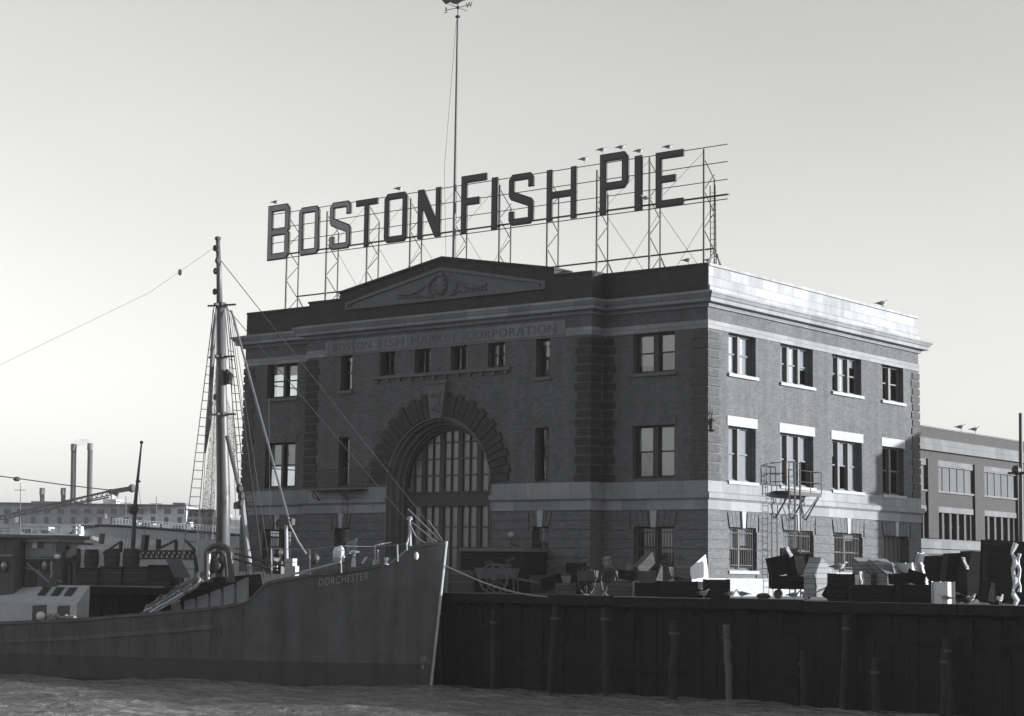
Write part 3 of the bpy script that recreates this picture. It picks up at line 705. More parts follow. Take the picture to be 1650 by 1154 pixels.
for i, px in enumerate((728, 806, 893, 985, 1085, 1180, 1291, 1348, 1409, 1511, 1528)):
    t = fender(px, (-.4, -.7, -.45, -.42, -.9, -1.0, -1.9, -.5, -2.1, -1.6, -1.2)[i], i); t['label'] = FL[i]
# water with real small waves
def wave(x, y):
    return (.035*sin(.9*x+2.1*y+sin(.35*x))+.03*sin(-1.7*x+2.9*y+1.3*sin(.5*y))+.022*sin(2.6*x+4.3*y+2*sin(.3*x+.2*y))+.016*sin(-3.1*x+6.1*y)+.06*sin(.32*x+.75*y)+.03*sin(1.1*x-.9*y+2*sin(.2*y)))
m = MB(); x0, x1, y0, y1, st = -70, 60, -75, -4, .36
nx, ny = int((x1-x0)/st), int((y1-y0)/st)
for j in range(ny+1):
    for i in range(nx+1):
        x, y = x0+(x1-x0)*i/nx, y0+(y1-y0)*j/ny; e = min(1, min(x-x0, x1-x, y-y0, y1-y)/4)
        m.v.append((x, y, WZ+wave(x, y)*e))
m.f = [[j*(nx+1)+i, j*(nx+1)+i+1, (j+1)*(nx+1)+i+1, (j+1)*(nx+1)+i] for j in range(ny) for i in range(nx)]; m.m = [0]*len(m.f)
B_ = 1200
for a, b, c, d in ((-B_, B_, -B_, y0), (-B_, B_, y1, B_), (-B_, x0, y0, y1), (x1, B_, y0, y1)): m.add([(a, c, WZ), (b, c, WZ), (b, d, WZ), (a, d, WZ)], [(0, 1, 2, 3)])
wm = bpy.data.materials.new('harbour_water'); wm.use_nodes = True; nt = wm.node_tree; b = nt.nodes['Principled BSDF']
b.inputs['Base Color'].default_value = (.14, .143, .15, 1); b.inputs['Roughness'].default_value = .12; b.inputs['IOR'].default_value = 1.33
tc = nt.nodes.new('ShaderNodeTexCoord'); mp = nt.nodes.new('ShaderNodeMapping'); mp.inputs['Rotation'].default_value = (0, 0, -YAW); mp.inputs['Scale'].default_value = (.55, 1.1, 1)
nz = nt.nodes.new('ShaderNodeTexNoise'); nz.inputs['Scale'].default_value = .9; nz.inputs['Detail'].default_value = 5; nz.inputs['Roughness'].default_value = .6; nz.inputs['Distortion'].default_value = .4
bp = nt.nodes.new('ShaderNodeBump'); bp.inputs['Strength'].default_value = .75; bp.inputs['Distance'].default_value = .9
nt.links.new(tc.outputs['Object'], mp.inputs[0]); nt.links.new(mp.outputs[0], nz.inputs['Vector']); nt.links.new(nz.outputs[0], bp.inputs['Height']); nt.links.new(bp.outputs[0], b.inputs['Normal'])
tag(m.build('water', wm, smooth=True), kind='structure')
m = MB(); c = dep(100, 930, 560)
m.prism([(-1190, 330), (-150, 170), (-60, 330), (200, 800), (600, 1190), (-1190, 1190)], lambda u, v, w: (u, v, -1.9-w), 3)
tag(m.build('far_shore', mat('far_shore_ground', .12, noise=.3, nscale=.05)), kind='structure')

# ================================================================== TRAWLER
TH = radians(15); SD = Vector((cos(TH), sin(TH), 0)); SN = Vector((sin(TH), -cos(TH), 0)); S0 = Vector((-7.62, -10.5, 0))
def sp(px, py, o=0.0):
    P0 = S0+SN*o; r = ray(px, py); t = (P0-CAMP).dot(SN)/r.dot(SN); return CAMP+r*t
def st_(P):
    q = Vector(P)-S0; return -q.dot(SD), q.dot(SN)
def SW(t, o, z): return S0-SD*t+SN*o+Vector((0, 0, z))
def rake(z): return .62*(z-WZ)/6.3
def bd(t): return (.12+3.45*(1-exp(-max(t, 0)/7.5)))*(1 if t < 24 else math.sqrt(max(0.02, 1-((t-24)/13.2)**2)))
def bw(t): return (.1+3.35*(1-exp(-max(t, 0)/9.5)))*(1 if t < 22 else math.sqrt(max(0.02, 1-((t-22)/14.5)**2)))
SHEER = [(-400, 1008), (0, 1003), (120, 998), (180, 993), (268, 986), (314, 982), (358, 977), (390, 971), (405, 963), (418, 949), (430, 938), (476, 930), (501, 925), (540, 921), (598, 913), (622, 908), (640, 897), (654, 883), (680, 877), (716, 873), (800, 872)]
def shy(px):
    for (a, ya), (b_, yb_) in zip(SHEER, SHEER[1:]):
        if px <= b_: return ya+(yb_-ya)*(px-a)/(b_-a)
    return SHEER[-1][1]
def sheer(t):
    if t > 22.5: return sheer(22.5)+.5*((t-22.5)/14)**2
    z = 0
    for _ in range(8):
        P = SW(t-rake(z), bd(t), z); px, py = prj(P); z += (py-shy(px))*(CAMP-P).length/FPX
    return z
TS = [0, .12, .3, .6, .9, 1.2]+[1.5+.3*i for i in range(40)]+[14+i*1.0 for i in range(23)]+[36.6, 37]
ZL = {t: sheer(t) for t in TS}
def hullpt(t, f, side, off=0):
    zt = ZL[t] if t in ZL else sheer(t)
    if isinstance(f, str): z = float(f)
    else: z = -3.05+(zt+3.05)*f
    if z <= WZ: hb = bw(t)*(1-.75*((WZ-z)/2.5)**2)
    else:
        k = (z-WZ)/(zt-WZ); hb = bw(t)+(bd(t)-bw(t))*k**1.6
    return SW(t-rake(z), (hb+off)*side, z)
TRW = empty('trawler', tuple(SW(18, 0, WZ)), 'dark steel fishing trawler named Dorchester, moored bow on with one tall foremast', 'trawler')
LV = ['-6.4', '-5.2', '-4.05', '-3.05', .2, .4, .55, .7, .8, .9, 1.0]
m = MB(); n = len(LV)
for side in (1, -1):
    b0 = len(m.v)
    for t in TS:
        for f in LV: m.v.append(tuple(hullpt(t, f, side)))
    for i in range(len(TS)-1):
        for k in range(n-1):
            a = b0+i*n+k; q = [a, a+n, a+n+1, a+1]
            m.f.append(q if side < 0 else q[::-1]); m.m.append(1 if k < 3 else 0)
    # bulwark inside and rail cap
    b1 = len(m.v)
    for t in TS:
        P = hullpt(t, 1.0, side); I = hullpt(t, 1.0, side, -.14 if t > .3 else 0)
        dk = .95 if t > 9.6 else .14
        m.v += [tuple(P+Vector((0, 0, .04))), tuple(I+Vector((0, 0, .04))), tuple(I-Vector((0, 0, dk)))]
    for i in range(len(TS)-1):
        for k in range(2): m.f.append([b1+i*3+k, b1+i*3+k+1, b1+i*3+3+k+1, b1+i*3+3+k]); m.m.append(0)
        m.f.append([b0+i*n+n-1, b1+i*3, b1+i*3+3, b0+(i+1)*n+n-1]); m.m.append(0)
hu = m.build('hull', [HULL, BOOT], TRW)
bm_ = hu.data
m = MB()
for i in range(1, len(TS)-1):
    a, c = TS[i], TS[i+1]
    za = ZL[a]-(.95 if a > 9.6 else .14); zc = ZL[c]-(.95 if a > 9.6 else .14)
    q = []
    for t, z in ((a, za), (c, zc)):
        for s in (1, -1): P = hullpt(t, 1.0, s, -.1); q.append((P.x, P.y, z))
    m.add([q[0], q[1], q[3], q[2]], [(0, 1, 2, 3)])
tb = 9.6; P1, P2 = hullpt(9.6, 1.0, 1, -.1), hullpt(9.6, 1.0, -1, -.1); m.add([P1, P2, (P2.x, P2.y, P2.z-1.3), (P1.x, P1.y, P1.z-1.3)], [(0, 1, 2, 3)])
m.build('deck', DECK, TRW)
# rub rails
for dz, r in ((.08, .05),):
    for s in (1, -1):
        pts = []
        for t in TS[2:-3]:
            zt = ZL[t]; f = 1-dz/(zt+3.05); pts.append(hullpt(t, f, s, .02))
        m = MB(); m.path(pts, r, 6); m.build('rub_rail', HULL, TRW)
m = MB(); m.path([SW(-rake(z)-.03, 0, z) for z in [-4.3+.3*i for i in range(24)] if z < ZL[0]+.1], .075, 8); m.build('stem_bar', mat('sun_edge_stem_steel', .3, rough=.4, noise=.3, nscale=2), TRW)  # pale colour carries the sun's bright edge along the stem
for i in range(18):
    t = 8.5+i*1.35+random.uniform(-.1, .1); m = MB(); m.path([hullpt(t, f, 1, .012) for f in (.02, .2, .4, .55, .7, .8, .9, .96)], .016, 4); m.build('plate_lap', HULL, TRW)
# lettering on the plating
def hulltext(txt, px0, py0, px1, py1, hpx, mat_):
    vs, fs = text_mesh(txt, 1, 0, 1.08); xs = [v[0] for v in vs]; ys = [v[1] for v in vs]; w = max(xs)-min(xs); h = max(ys)-min(ys)
    def find(px, py):                                       # nearest point of the near plating
        t = st_(sp(px, py, 2.5))[0]; z = 0
        for _ in range(40):
            zt = sheer(t); P = hullpt(t, (z+3.05)/(zt+3.05), 1, .012); a, b_ = prj(P)
            t -= (px-a)/33; z -= (py-b_)/36
        return t, z
    t0, z0 = find(px0, py0); t1, z1 = find(px1, py1); H = hpx/36.
    out = []
    for v in vs:
        u = (v[0]-min(xs))/w; k = (v[1]-min(ys))/h; t = t0+(t1-t0)*u; z = z0+(z1-z0)*u+H*k; zt = sheer(t)
        out.append(hullpt(t, (z+3.05)/(zt+3.05), 1, .045))
    m = MB(); m.add(out, fs); return m.build('lettering', mat_, hu)
hulltext('DORCHESTER', 514, 945, 594, 934, 12, LETW)
for s_, y in (('10', 1066), ('9', 1080)): hulltext(s_, 679, y, 686 if s_ == '10' else 683, y, 8, mat('draft_mark_paint', .25))
# foremast
def pole(name, p, q, r0, r1, mt, n=12, par=TRW):
    m = MB(); m.tube(p, q, r0, r1, n); return m.build(name, mt, par, smooth=False)
mb0, mb1 = sp(361, 905), sp(356, 492); mb2 = sp(351, 384)
mb0.z = -2.2
MA = empty('x', (0, 0, 0)); bpy.data.objects.remove(MA)
m = MB(); m.path([mb0, sp(360, 800), sp(357, 650), mb1], [.33, .32, .26, .21], 14); ms = m.build('foremast', MASTM, TRW, smooth=True)
m = MB(); m.path([sp(354, 505), sp(353, 440), mb2], [.15, .13, .1], 10); m.build('topmast', MASTM, ms, smooth=True)
m = MB(); m.lathe(tuple(mb2), [(.14, -.08), (.15, .04), (.08, .08)], 8)
m.build('truck', IRON, ms)
for y, w in ((492, .55), (575, .5), (668, .5)):
    m = MB(); c = sp(356 if y < 600 else 358, y); m.lathe(tuple(c), [(.25, -.12), (.27, 0), (.25, .12)], 10); m.bar(c-SN*w, c+SN*w, .09); m.bar(c-SD*w*1.3, c+SD*w*1.5, .08); m.build('crosstree', IRON, ms)
for x, y in ((351, 404), (350, 420), (347, 437), (346, 470), (347, 640), (366, 600)): m = MB(); m.ball(tuple(sp(x, y, .1)), .11, 8, (1, 1, 1.5)); m.build('block', IRON, ms)
m = MB(); m.lathe(tuple(sp(369, 612)), [(.1, .35), (.17, .25), (.17, -.15), (.2, -.2)], 8)
m.build('mast_lantern', IRON, ms)
def wire(pts, r=.013, name='rigging_wire', mt=WIRE):
    m = MB(); m.path(pts, r, 5); return m.build(name, mt, TRW)
def shroudset(tops, bots, side):
    T = [sp(*p, side) if False else sp(p[0], p[1], side*.2) for p in tops]; Bt = [sp(p[0], p[1], side*3.1) for p in bots]
    m = MB()
    for a, b_ in zip(T, Bt): m.tube(a, b_, .022, n=5)
    m.build('shroud', WIRE, TRW)
    m = MB(); k = 0
    for i in range(26):
        f = .16+.031*i
        for j in range(len(T)-1): m.tube(T[j].lerp(Bt[j], f), T[j+1].lerp(Bt[j+1], f), .016, n=4)
    m.build('ratline', WIRE, TRW)
shroudset([(345, 493), (348, 495)], [(288, 948), (311, 948)], 1)
shroudset([(362, 493), (365, 496), (367, 497)], [(398, 935), (409, 932), (425, 930)], -1)
wire([sp(350, 396), sp(240, 472, 0), sp(0, 588, 0), sp(-260, 706, 0)], .007)
m = MB()
for x, y in ((346, 400), (290, 439)): m.lathe(tuple(sp(x, y)), [(.03, -.15), (.09, -.08), (.09, .08), (.03, .15)], 6)
m.build('insulator', IRON, TRW)
bow = sp(713, 872)
wire([sp(356, 420), bow], .02); wire([sp(362, 492), sp(655, 838)], .02)
wire([sp(372, 500), sp(463, 832, .6)], .035, 'topping_lift', ROPE); wire([sp(374, 500), sp(465, 832, .6)], .02, 'topping_lift', ROPE)
for a, b_ in (((370, 505), (383, 930)), ((372, 510), (425, 925)), ((376, 520), (436, 920)), ((343, 500), (322, 900)), ((350, 560), (336, 905))): wire([sp(*a, .3), sp(*b_, 1.6)], .014)
wire([sp(433, 640, 0), sp(436, 930, .8)], .014)
bo = MB(); bo.tube(sp(366, 703, .3), sp(385, 786, .8), .1, .09, 8); bo.build('boom', MASTM, TRW)
bo = MB(); bo.tube(sp(389, 795, .8), sp(404, 930, 1.2), .1, .13, 8); bo.build('boom', WHITE if False else mat('scuffed_white_boom', .2, noise=.35, nscale=3), TRW)
m = MB()
for x, y in ((386, 788), (389, 800), (388, 812)): m.ball(tuple(sp(x, y, .9)), .17, 8, (1, 1, 1.4))
m.bar(sp(379, 815, .8), sp(392, 815, .8), .3); m.build('cargo_block', IRON, TRW)
# hanging net, seen through
nm = bpy.data.materials.new('net_mesh'); nm.use_nodes = True; nt = nm.node_tree; b = nt.nodes['Principled BSDF']; b.inputs['Base Color'].default_value = (.15, .15, .155, 1); b.inputs['Roughness'].default_value = .9
tc = nt.nodes.new('ShaderNodeTexCoord'); w1 = nt.nodes.new('ShaderNodeTexNoise'); w1.inputs['Scale'].default_value = 14; w1.inputs['Detail'].default_value = 3; cr = nt.nodes.new('ShaderNodeValToRGB'); cr.color_ramp.elements[0].position = .42; cr.color_ramp.elements[1].position = .62
cr.color_ramp.elements[0].color = (.12, .12, .12, 1); cr.color_ramp.elements[1].color = (.85, .85, .85, 1)
nt.links.new(tc.outputs['Object'], w1.inputs['Vector']); nt.links.new(w1.outputs[0], cr.inputs[0]); nt.links.new(cr.outputs[0], b.inputs['Alpha'])
m = MB(); rows = [(347, 352, 590), (343, 351, 640), (338, 349, 700), (332, 348, 760), (326, 346, 820), (324, 344, 868)]
G = []
for xa, xb, y in rows: G.append([sp(xa+(xb-xa)*k/6, y, .8+.25*sin(k*2.1+y*.05)) for k in range(7)])
m.add([p for r in G for p in r], [(i*7+k, i*7+k+1, (i+1)*7+k+1, (i+1)*7+k) for i in range(5) for k in range(6)]); m.build('drying_net', nm, TRW, smooth=True)
m = MB(); rows = [(364, 366, 640), (367, 378, 680), (368, 384, 720), (372, 380, 750)]
G = [[sp(xa+(xb-xa)*k/4, y, -.8+.2*sin(k*2+y)) for k in range(5)] for xa, xb, y in rows]
m.add([p for r in G for p in r], [(i*5+k, i*5+k+1, (i+1)*5+k+1, (i+1)*5+k) for i in range(3) for k in range(4)]); m.build('drying_net', nm, TRW, smooth=True)
m = MB(); m.path([sp(347, 505, .5), sp(343, 560, .6), sp(340, 620, .7), sp(336, 680, .8), sp(330, 730, .9)], [.06, .13, .1, .14, .05], 7); m.build('furled_riding_sail', CANV if False else mat('tanned_canvas', .12, noise=.4, nscale=4, bump=1, bscale=6), TRW, smooth=True)
# trawl gallows
def arch_pts(xa, xb, yt, yb, o, n=12):
    c = (xa+xb)/2; r = (xb-xa)/2; out = [sp(xa, yb, o)]
    for i in range(n+1): a = pi-pi*i/n; out.append(sp(c+r*cos(a), yt+r*.9-r*.9*sin(a), o))
    return out+[sp(xb+4, yb, o)]
m = MB(); m.path(arch_pts(333, 370, 879, 938, 2.9), .14, 6); m.path(arch_pts(341, 362, 890, 938, 2.6), .06, 6); g = m.build('trawl_gallows', IRON, TRW)
m = MB(); m.obox(sp(329, 933, 3.0), sp(336, 933, 3.0)-sp(329, 933, 3.0), -SN*.12, (0, 0, 1.1)); m.build('gallows_plate', WHITE, g)
m = MB(); m.lathe(tuple(sp(349, 912, 2.6)), [(.3, -.2), (.34, -.15), (.2, -.1), (.2, .1), (.34, .15), (.3, .2)], 12, ax=1); m.ball(tuple(sp(346, 895, 2.6)), .2, 8); m.build('warp_roller', IRON, g)
for a, b_ in (((378, 892), (460, 912)), ((376, 900), (452, 922))): wire([sp(*a, 2.0), sp(*b_, 1.6)], .05, 'trawl_warp', IRON)
wire([sp(378, 884, 1), sp(452, 886, 1)], .03)
# net heaped on the rail, pen boards
random.seed(11); m = MB()
for i in range(70):
    f = random.random(); x = 228+f*98; y = 990-f*57+random.uniform(-3, 6)-8*f*random.random(); P = sp(x, y, 2.6+random.uniform(-.4, .2)); r = random.uniform(.05, .2)
    m.ball(tuple(P), r, 7, (random.uniform(.7, 2), 1.1, random.uniform(.5, 1.2)))
for i in range(46):
    x = random.uniform(228, 318); y = 988-(x-228)*.6; p_ = [sp(x+k*random.uniform(2, 5), y-k*3+random.uniform(-5, 4), 2.75+random.uniform(-.1, .15)) for k in range(6)]; m.path(p_, random.uniform(.015, .04), 5)
m.build('heaped_trawl_net', NET, TRW, smooth=True)
m = MB()
for o_, dy in ((2.85, 2), (2.8, -4), (2.75, 7)):
    m.path([sp(232+i*12.2, 990-i*7.2+dy+random.uniform(-1.5, 1.5), o_) for i in range(8)]+[sp(322, 932+dy, o_), sp(319, 926+dy, o_)], .055, 6)
m.build('headline_rope', mat('bleached_rope', .35, noise=.3, nscale=8), TRW, smooth=True)
m = MB()
def boardy(x): return 990-.00125*(x-200)**2*1.2-.05*(x-200)
for i in range(6):
    xa = 276+i*21; xb = xa+(16 if i else 12)
    A, B2_ = sp(xa, shy(xa)+1, 2.5), sp(xb, shy(xb)+1, 2.5); At, Bt_ = sp(xa, shy(xa)-(14+i*4.0), 1.9), sp(xb, shy(xb)-(17+i*4.0), 1.9)
    th = Vector((.05, .1, 0)); m.add([A, B2_, Bt_, At, A+th, B2_+th, Bt_+th, At+th], [(0, 1, 2, 3), (7, 6, 5, 4), (0, 4, 5, 1), (1, 5, 6, 2), (2, 6, 7, 3), (3, 7, 4, 0)])
m.build('fish_pen_board', mat('pen_board_wood', .14, noise=.35, nscale=1.5, bump=.5, bscale=10), TRW)
m = MB(); A = sp(262, 985, 2.2); B2_ = sp(412, 950, 2.0); m.add([sp(268, 988, 2.1), sp(425, 955, 2.1), sp(420, 925, 1.8), sp(328, 932, 1.8)], [(0, 1, 2, 3)])
m.box(tuple(SW(11.5, -1.2, -2.0)), tuple(SW(8.8, 1.0, -.4))); m.build('winch_housing', WOODD, TRW)
# forecastle gear
m = MB(); m.obox(sp(458, 927, .6), sp(471, 927, .6)-sp(458, 927, .6), -SN*.4, (0, 0, .75)); m.tube(sp(462, 915, .4), sp(461, 846, .4), .09, .07, 8); m.obox(sp(466, 905, .6)+Vector((0, 0, -.9)), sp(476, 905, .6)-sp(466, 905, .6), -SN*.35, (0, 0, .7))
dp_ = m.build('derrick_post', mat('scuffed_white_paint', .3, noise=.25, nscale=3), TRW)
m = MB(); m.obox(sp(450, 848, .4), sp(470, 846, .4)-sp(450, 848, .4), -SN*.3, (0, 0, .3)); m.path([sp(448, 852, .4), sp(446, 842, .4), sp(450, 836, .4)], .07); m.build('derrick_head', IRON, dp_)
m = MB(); m.path([sp(465, 834, .4), sp(468, 848, .4), sp(480, 872, .5), sp(493, 892, .6)], .05, 6); m.build('derrick_stay', ROPE, dp_)
m = MB(); m.lathe(tuple(sp(441, 905, .2)), [(.1, -.3), (.3, -.28), (.3, .25), (.1, .3)], 12, ax=1); m.ball(tuple(sp(449, 890, .2)), .22, 8); m.box(tuple(sp(440, 925, .8)), tuple(sp(452, 905, -.2))); m.build('anchor_windlass', IRON, TRW); m = MB(); m.ball(tuple(sp(505, 900, -.5)), .3, 10, (1.1, .8, .9)); m.build('chain_drum', IRON, TRW, smooth=True)
m = MB()
for y in (913, 919): m.bar(sp(439, y, .9), sp(447, y, .9), .07)
m.build('windlass_handle', WHITE, TRW)
m = MB(); m.obox(sp(456, 931, 2.0), sp(548, 907, 2.0)-sp(456, 931, 2.0), -SN*.12, (0, 0, .09)); m.build('spare_spar', mat('pale_spar', .25, noise=.25), TRW)
m = MB(); c = sp(546, 905, 1.2); m.lathe(tuple(c), [(.27, 0), (.27, .42), (.24, .55), (.15, .66), (.02, .7)], 14); m.build('cowl_ventilator', WHITE, TRW, smooth=True)
m = MB(); c = sp(570, 914, .8); m.lathe(tuple(c), [(.11, 0), (.1, .35), (.06, .37), (.06, .62), (.22, .64), (.24, .7), (.1, .74)], 10); m.tube(c+Vector((0, 0, .66)), sp(576, 890, .8), .05); m.build('mushroom_ventilator', WHITE, TRW)
m = MB(); m.bar(sp(584, 908, .9), sp(591, 897, .9), .08); m.build('cleat', WHITE, TRW); m = MB(); m.lathe(tuple(sp(604, 910, .8)), [(.1, 0), (.07, .1), (.12, .22)], 8); m.build('bollard', WHITE, TRW); m = MB(); m.lathe(tuple(sp(623, 910, 1.0)), [(.12, 0), (.07, .12), (.14, .3)], 8); m.build('bollard', WHITE, TRW)
m = MB(); G = [[sp(557+k*3+j*.5, 893-j*7-(k-2)*1.2, .2+.1*sin(k+j)) for k in range(7)] for j in range(4)]
m.add([p for r in G for p in r], [(i*7+k, i*7+k+1, (i+1)*7+k+1, (i+1)*7+k) for i in range(3) for k in range(6)]); m.build('canvas_dodger', mat('thin_canvas', .17, noise=.2), TRW)
m = MB(); RP = [(437, 884, 930), (499, 884, 926), (549, 879, 920), (604, 880, 912), (609, 886, 912), (640, 877, 902), (655, 875, 884)]
for x, a, b_ in RP: m = MB(); m.tube(sp(x, a, 1.9 if x < 600 else 1.0), sp(x+1, b_+3, 1.9 if x < 600 else 1.0), .035, n=6); m.build('stanchion', mat('pale_stanchion', .25, noise=.2), TRW)
wire([sp(x, a+1, 1.9 if x < 600 else 1.0) for x, a, b_ in RP if x != 609], .016, 'lifeline', mat('galvanised_wire', .2)); wire([sp(x, (a+b_)/2, 1.9 if x < 600 else 1.0) for x, a, b_ in RP[:6]], .014, 'lifeline', WIRE)
wire([sp(604, 879, 1), sp(618, 876, .6), sp(632, 874, .4)], .03, 'lifeline', mat('galvanised_wire', .2))
m = MB(); m.tube(sp(661, 884), sp(660, 838), .07, .05, 8); m.lathe(tuple(sp(660, 836)), [(.12, -.05), (.12, .06), (.05, .1)], 8); m.bar(sp(655, 880, .2), sp(660, 858), .05); m.build('jackstaff', mat('scuffed_white_paint', .3), TRW)
for a, b_, r in (((657, 820), (712, 873), .03), ((664, 842), (703, 873), .03), ((690, 838), (713, 870), .02)): wire([sp(*a), sp(*b_)], r, 'bow_stay', mat('galvanised_wire', .2))
wire([sp(661, 846), sp(670, 864), sp(680, 872), sp(692, 878)], .035, 'bow_stay', ROPE); wire([sp(664, 842), sp(690, 862), sp(696, 870), sp(697, 878)], .03, 'bow_stay', ROPE)
m = MB(); m.ball(tuple(sp(671, 896, .9)), .1, 8, (1, 1, 1.8)); m.build('hawse_fitting', WHITE, TRW); m = MB(); m.ball(tuple(sp(717, 876)), .1, 8); m.build('fairlead', WHITE, TRW)
# pilothouse and engine casing aft
def shipbox(m, px0, px1, yt, yb, o, w):
    A = sp(px0, yb, o); B = sp(px1, yb, o); T = sp(px1, yt, o); z0, z1 = min(A.z, B.z), T.z
    m.add([A*1, B*1, B-SN*w, A-SN*w]+[Vector((p.x, p.y, z1)) for p in (A, B, B-SN*w, A-SN*w)], [(0, 3, 2, 1), (4, 5, 6, 7), (0, 1, 5, 4), (1, 2, 6, 5), (2, 3, 7, 6), (3, 0, 4, 7)])
WH = mat('pilothouse_paint', .06, noise=.25, nscale=2, streak=.2)
m = MB(); shipbox(m, -110, 18, 866, 1000, 1.6, 2.6); shipbox(m, 36, 88, 897, 1000, .9, 1.5); ph = m.build('pilothouse', WH, TRW)
m = MB(); shipbox(m, 40, 90, 874, 898, .9, 1.6); m.build('chartroom', mat('chartroom_paint', .15, noise=.2), ph)
m = MB(); shipbox(m, -115, 22, 861, 866, 1.9, 3.2); shipbox(m, 36, 95, 869, 873.5, 1.1, 2.0); m.build('roof', GREYP, ph)
for x0_, x1_, ya, yb_, o, mt in ((-8, 6, 876, 891, 1.6, IRON), (52, 59, 873, 883, .9, mat('window_reflection_glass', .4)), (60, 70, 872+3, 884, .9, IRON), (73, 85, 875, 886, .9, mat('dull_pane', .12, rough=.2)), (90, 105, 876, 890, .9, IRON)):
    m = MB(); shipbox(m, x0_, x1_, ya, yb_, o+.03, .06); m.build('wheelhouse_window', mt, ph)
m = MB()
for k in range(4): m.tube(sp(-20+k*11, 861, 1.8), sp(-20+k*11, 851, 1.8), .025, n=5)
for h in (851, 856): m.tube(sp(-40, h, 1.8), sp(16, h, 1.8), .022, n=5)
m.build('roof_rail', mat('pale_stanchion', .25), ph)
m = MB(); shipbox(m, -112, 19, 893.5, 896.5, 1.66, .1); shipbox(m, 40, 89, 899, 901, .97, .1); m.build('belting', mat('chartroom_paint', .15), ph)
m = MB(); shipbox(m, 44, 56, 905, 990, .93, .06); m.build('door', mat('dark_door_paint', .035, noise=.4), ph)
m = MB(); shipbox(m, -28, -17, 874, 892, 1.63, .06); m.build('wheelhouse_window', IRON, ph)
for x, ya_, yb_, r_ in ((97, 890, 938, .1), (104, 884, 938, .07), (112, 905, 950, .14), (119, 898, 950, .08), (88, 905, 935, .08)):
    m = MB(); c = sp(x, yb_, .3); tpp = sp(x, ya_, .3); m.path([c, c.lerp(tpp, .8), tpp, tpp+SD*.3+Vector((0, 0, .05))], [r_, r_, r_*1.3, r_*1.6], 9); m.build('vent_pipe', IRON, TRW)
m = MB(); m.ball(tuple(sp(92, 897, 1.7)), .12, 8, (1.6, 1, 1)); m.build('signal_lamp', WHITE, TRW)
m = MB(); m.path([sp(83, 905, 1.5), sp(82, 915, 1.55), sp(84, 924, 1.5), sp(81, 931, 1.5)], .04, 5); m.build('hanging_line', ROPE, TRW)
m = MB(); m.path([sp(40, 915, .95), sp(62, 920, .9), sp(85, 932, .8), sp(100, 938, .8)], .04, 5); m.bar(sp(44, 908, .9), sp(80, 938, .9), .1); m.build('companion_ladder', mat('chartroom_paint', .15), TRW)
cA = sp(18, 890, 1.6)
m = MB(); m.obox(Vector((cA.x, cA.y, cA.z-.1))-SN*1.15+SD*.01, -SN*.75, (0, 0, .62), SD*.03); m.build('wheelhouse_window', mat('window_reflection_glass', .4), ph)
for x, y, o in ((6, 912, 1.6), (71, 911, .9)):
    m = MB(); c = sp(x, y, o+.03); 
    for i in range(16):
        a0, a1 = 2*pi*i/16, 2*pi*(i+1)/16
        m.tube(c+SD*.28*cos(a0)+Vector((0, 0, .28*sin(a0))), c+SD*.28*cos(a1)+Vector((0, 0, .28*sin(a1))), .05, n=6)
    pt = m.build('porthole', IRON, ph); m = MB(); m.ball(tuple(c), .24, 12, (1, .4, 1)); m.build('porthole_glass', mat('porthole_glass', .1, rough=.08, spec=.8), pt, smooth=True)
CG = mat('grey_casing_paint', .3, noise=.2, nscale=2, streak=.2)
def cas(px, y, o): return sp(px, y, o)
A0, A1 = cas(42, 1004, 2.6), cas(123, 1001, 2.6); zt = cas(123, 973, 2.6).z; zb = cas(100, 943, .9).z
L_ = (A1-A0); m = MB(); inn = -SN*1.9
m.add([A0, A1, Vector((A1.x, A1.y, zt)), Vector((A0.x, A0.y, zt)), A0+inn, A1+inn-SD*.7, Vector((A1.x, A1.y, zb))+inn-SD*.7, Vector((A0.x, A0.y, zb))+inn-SD*.7],
      [(0, 1, 2, 3), (3, 2, 6, 7), (1, 5, 6, 2), (0, 3, 7, 4), (4, 7, 6, 5)])
A2 = cas(-60, 1008, 2.0); m.add([A2, A0, Vector((A0.x, A0.y, zt)), Vector((A2.x, A2.y, zt)), Vector((A0.x, A0.y, zb))+inn-SD*.7, Vector((A2.x, A2.y, zb))+inn], [(0, 1, 2, 3), (3, 2, 4, 5)])
cs = m.build('engine_casing', CG, TRW)
T0, T1 = Vector((A0.x, A0.y, zt)), Vector((A1.x, A1.y, zt)); T3 = Vector((A0.x, A0.y, zb))+inn-SD*.7; T2 = Vector((A1.x, A1.y, zb))+inn-SD*.7
nrm = (T1-T0).cross(T3-T0).normalized()*.02
def tq(u, v): return T0.lerp(T1, u).lerp(T3.lerp(T2, u), v)+nrm
for u0, u1 in ((.1, .26), (.37, .53), (.63, .79)):
    m = MB(); q = [tq(u0, .38), tq(u1, .38), tq(u1, .85), tq(u0, .85)]; m.add(q+[p+nrm*.8 for p in q], [(0, 1, 2, 3), (4, 5, 6, 7), (0, 1, 5, 4), (1, 2, 6, 5), (2, 3, 7, 6), (3, 0, 4, 7)]); m.build('skylight', IRON, cs)
for u0, u1 in ((.12, .4), (.62, .86)):
    q = [A0.lerp(A1, u) for u in (u0, u1)]; m = MB(); zc = (A0.z+.1, zt-.12)
    m.obox((q[0].x, q[0].y, zc[0]), q[1]-q[0], SN*.02, (0, 0, zc[1]-zc[0])); m.build('casing_opening', IRON, cs)
m = MB(); m.ball(tuple(sp(66, 993, 2.75)), .22, 10, (1.3, .8, 1)); m.build('float_buoy', WHITE, TRW, smooth=True)
m = MB()
for i in range(14): m.ball(tuple(sp(78+i*3.2, 995+random.uniform(-4, 1), 2.8)), random.uniform(.05, .11), 6)
m.build('rail_rope_coil', ROPE, TRW)
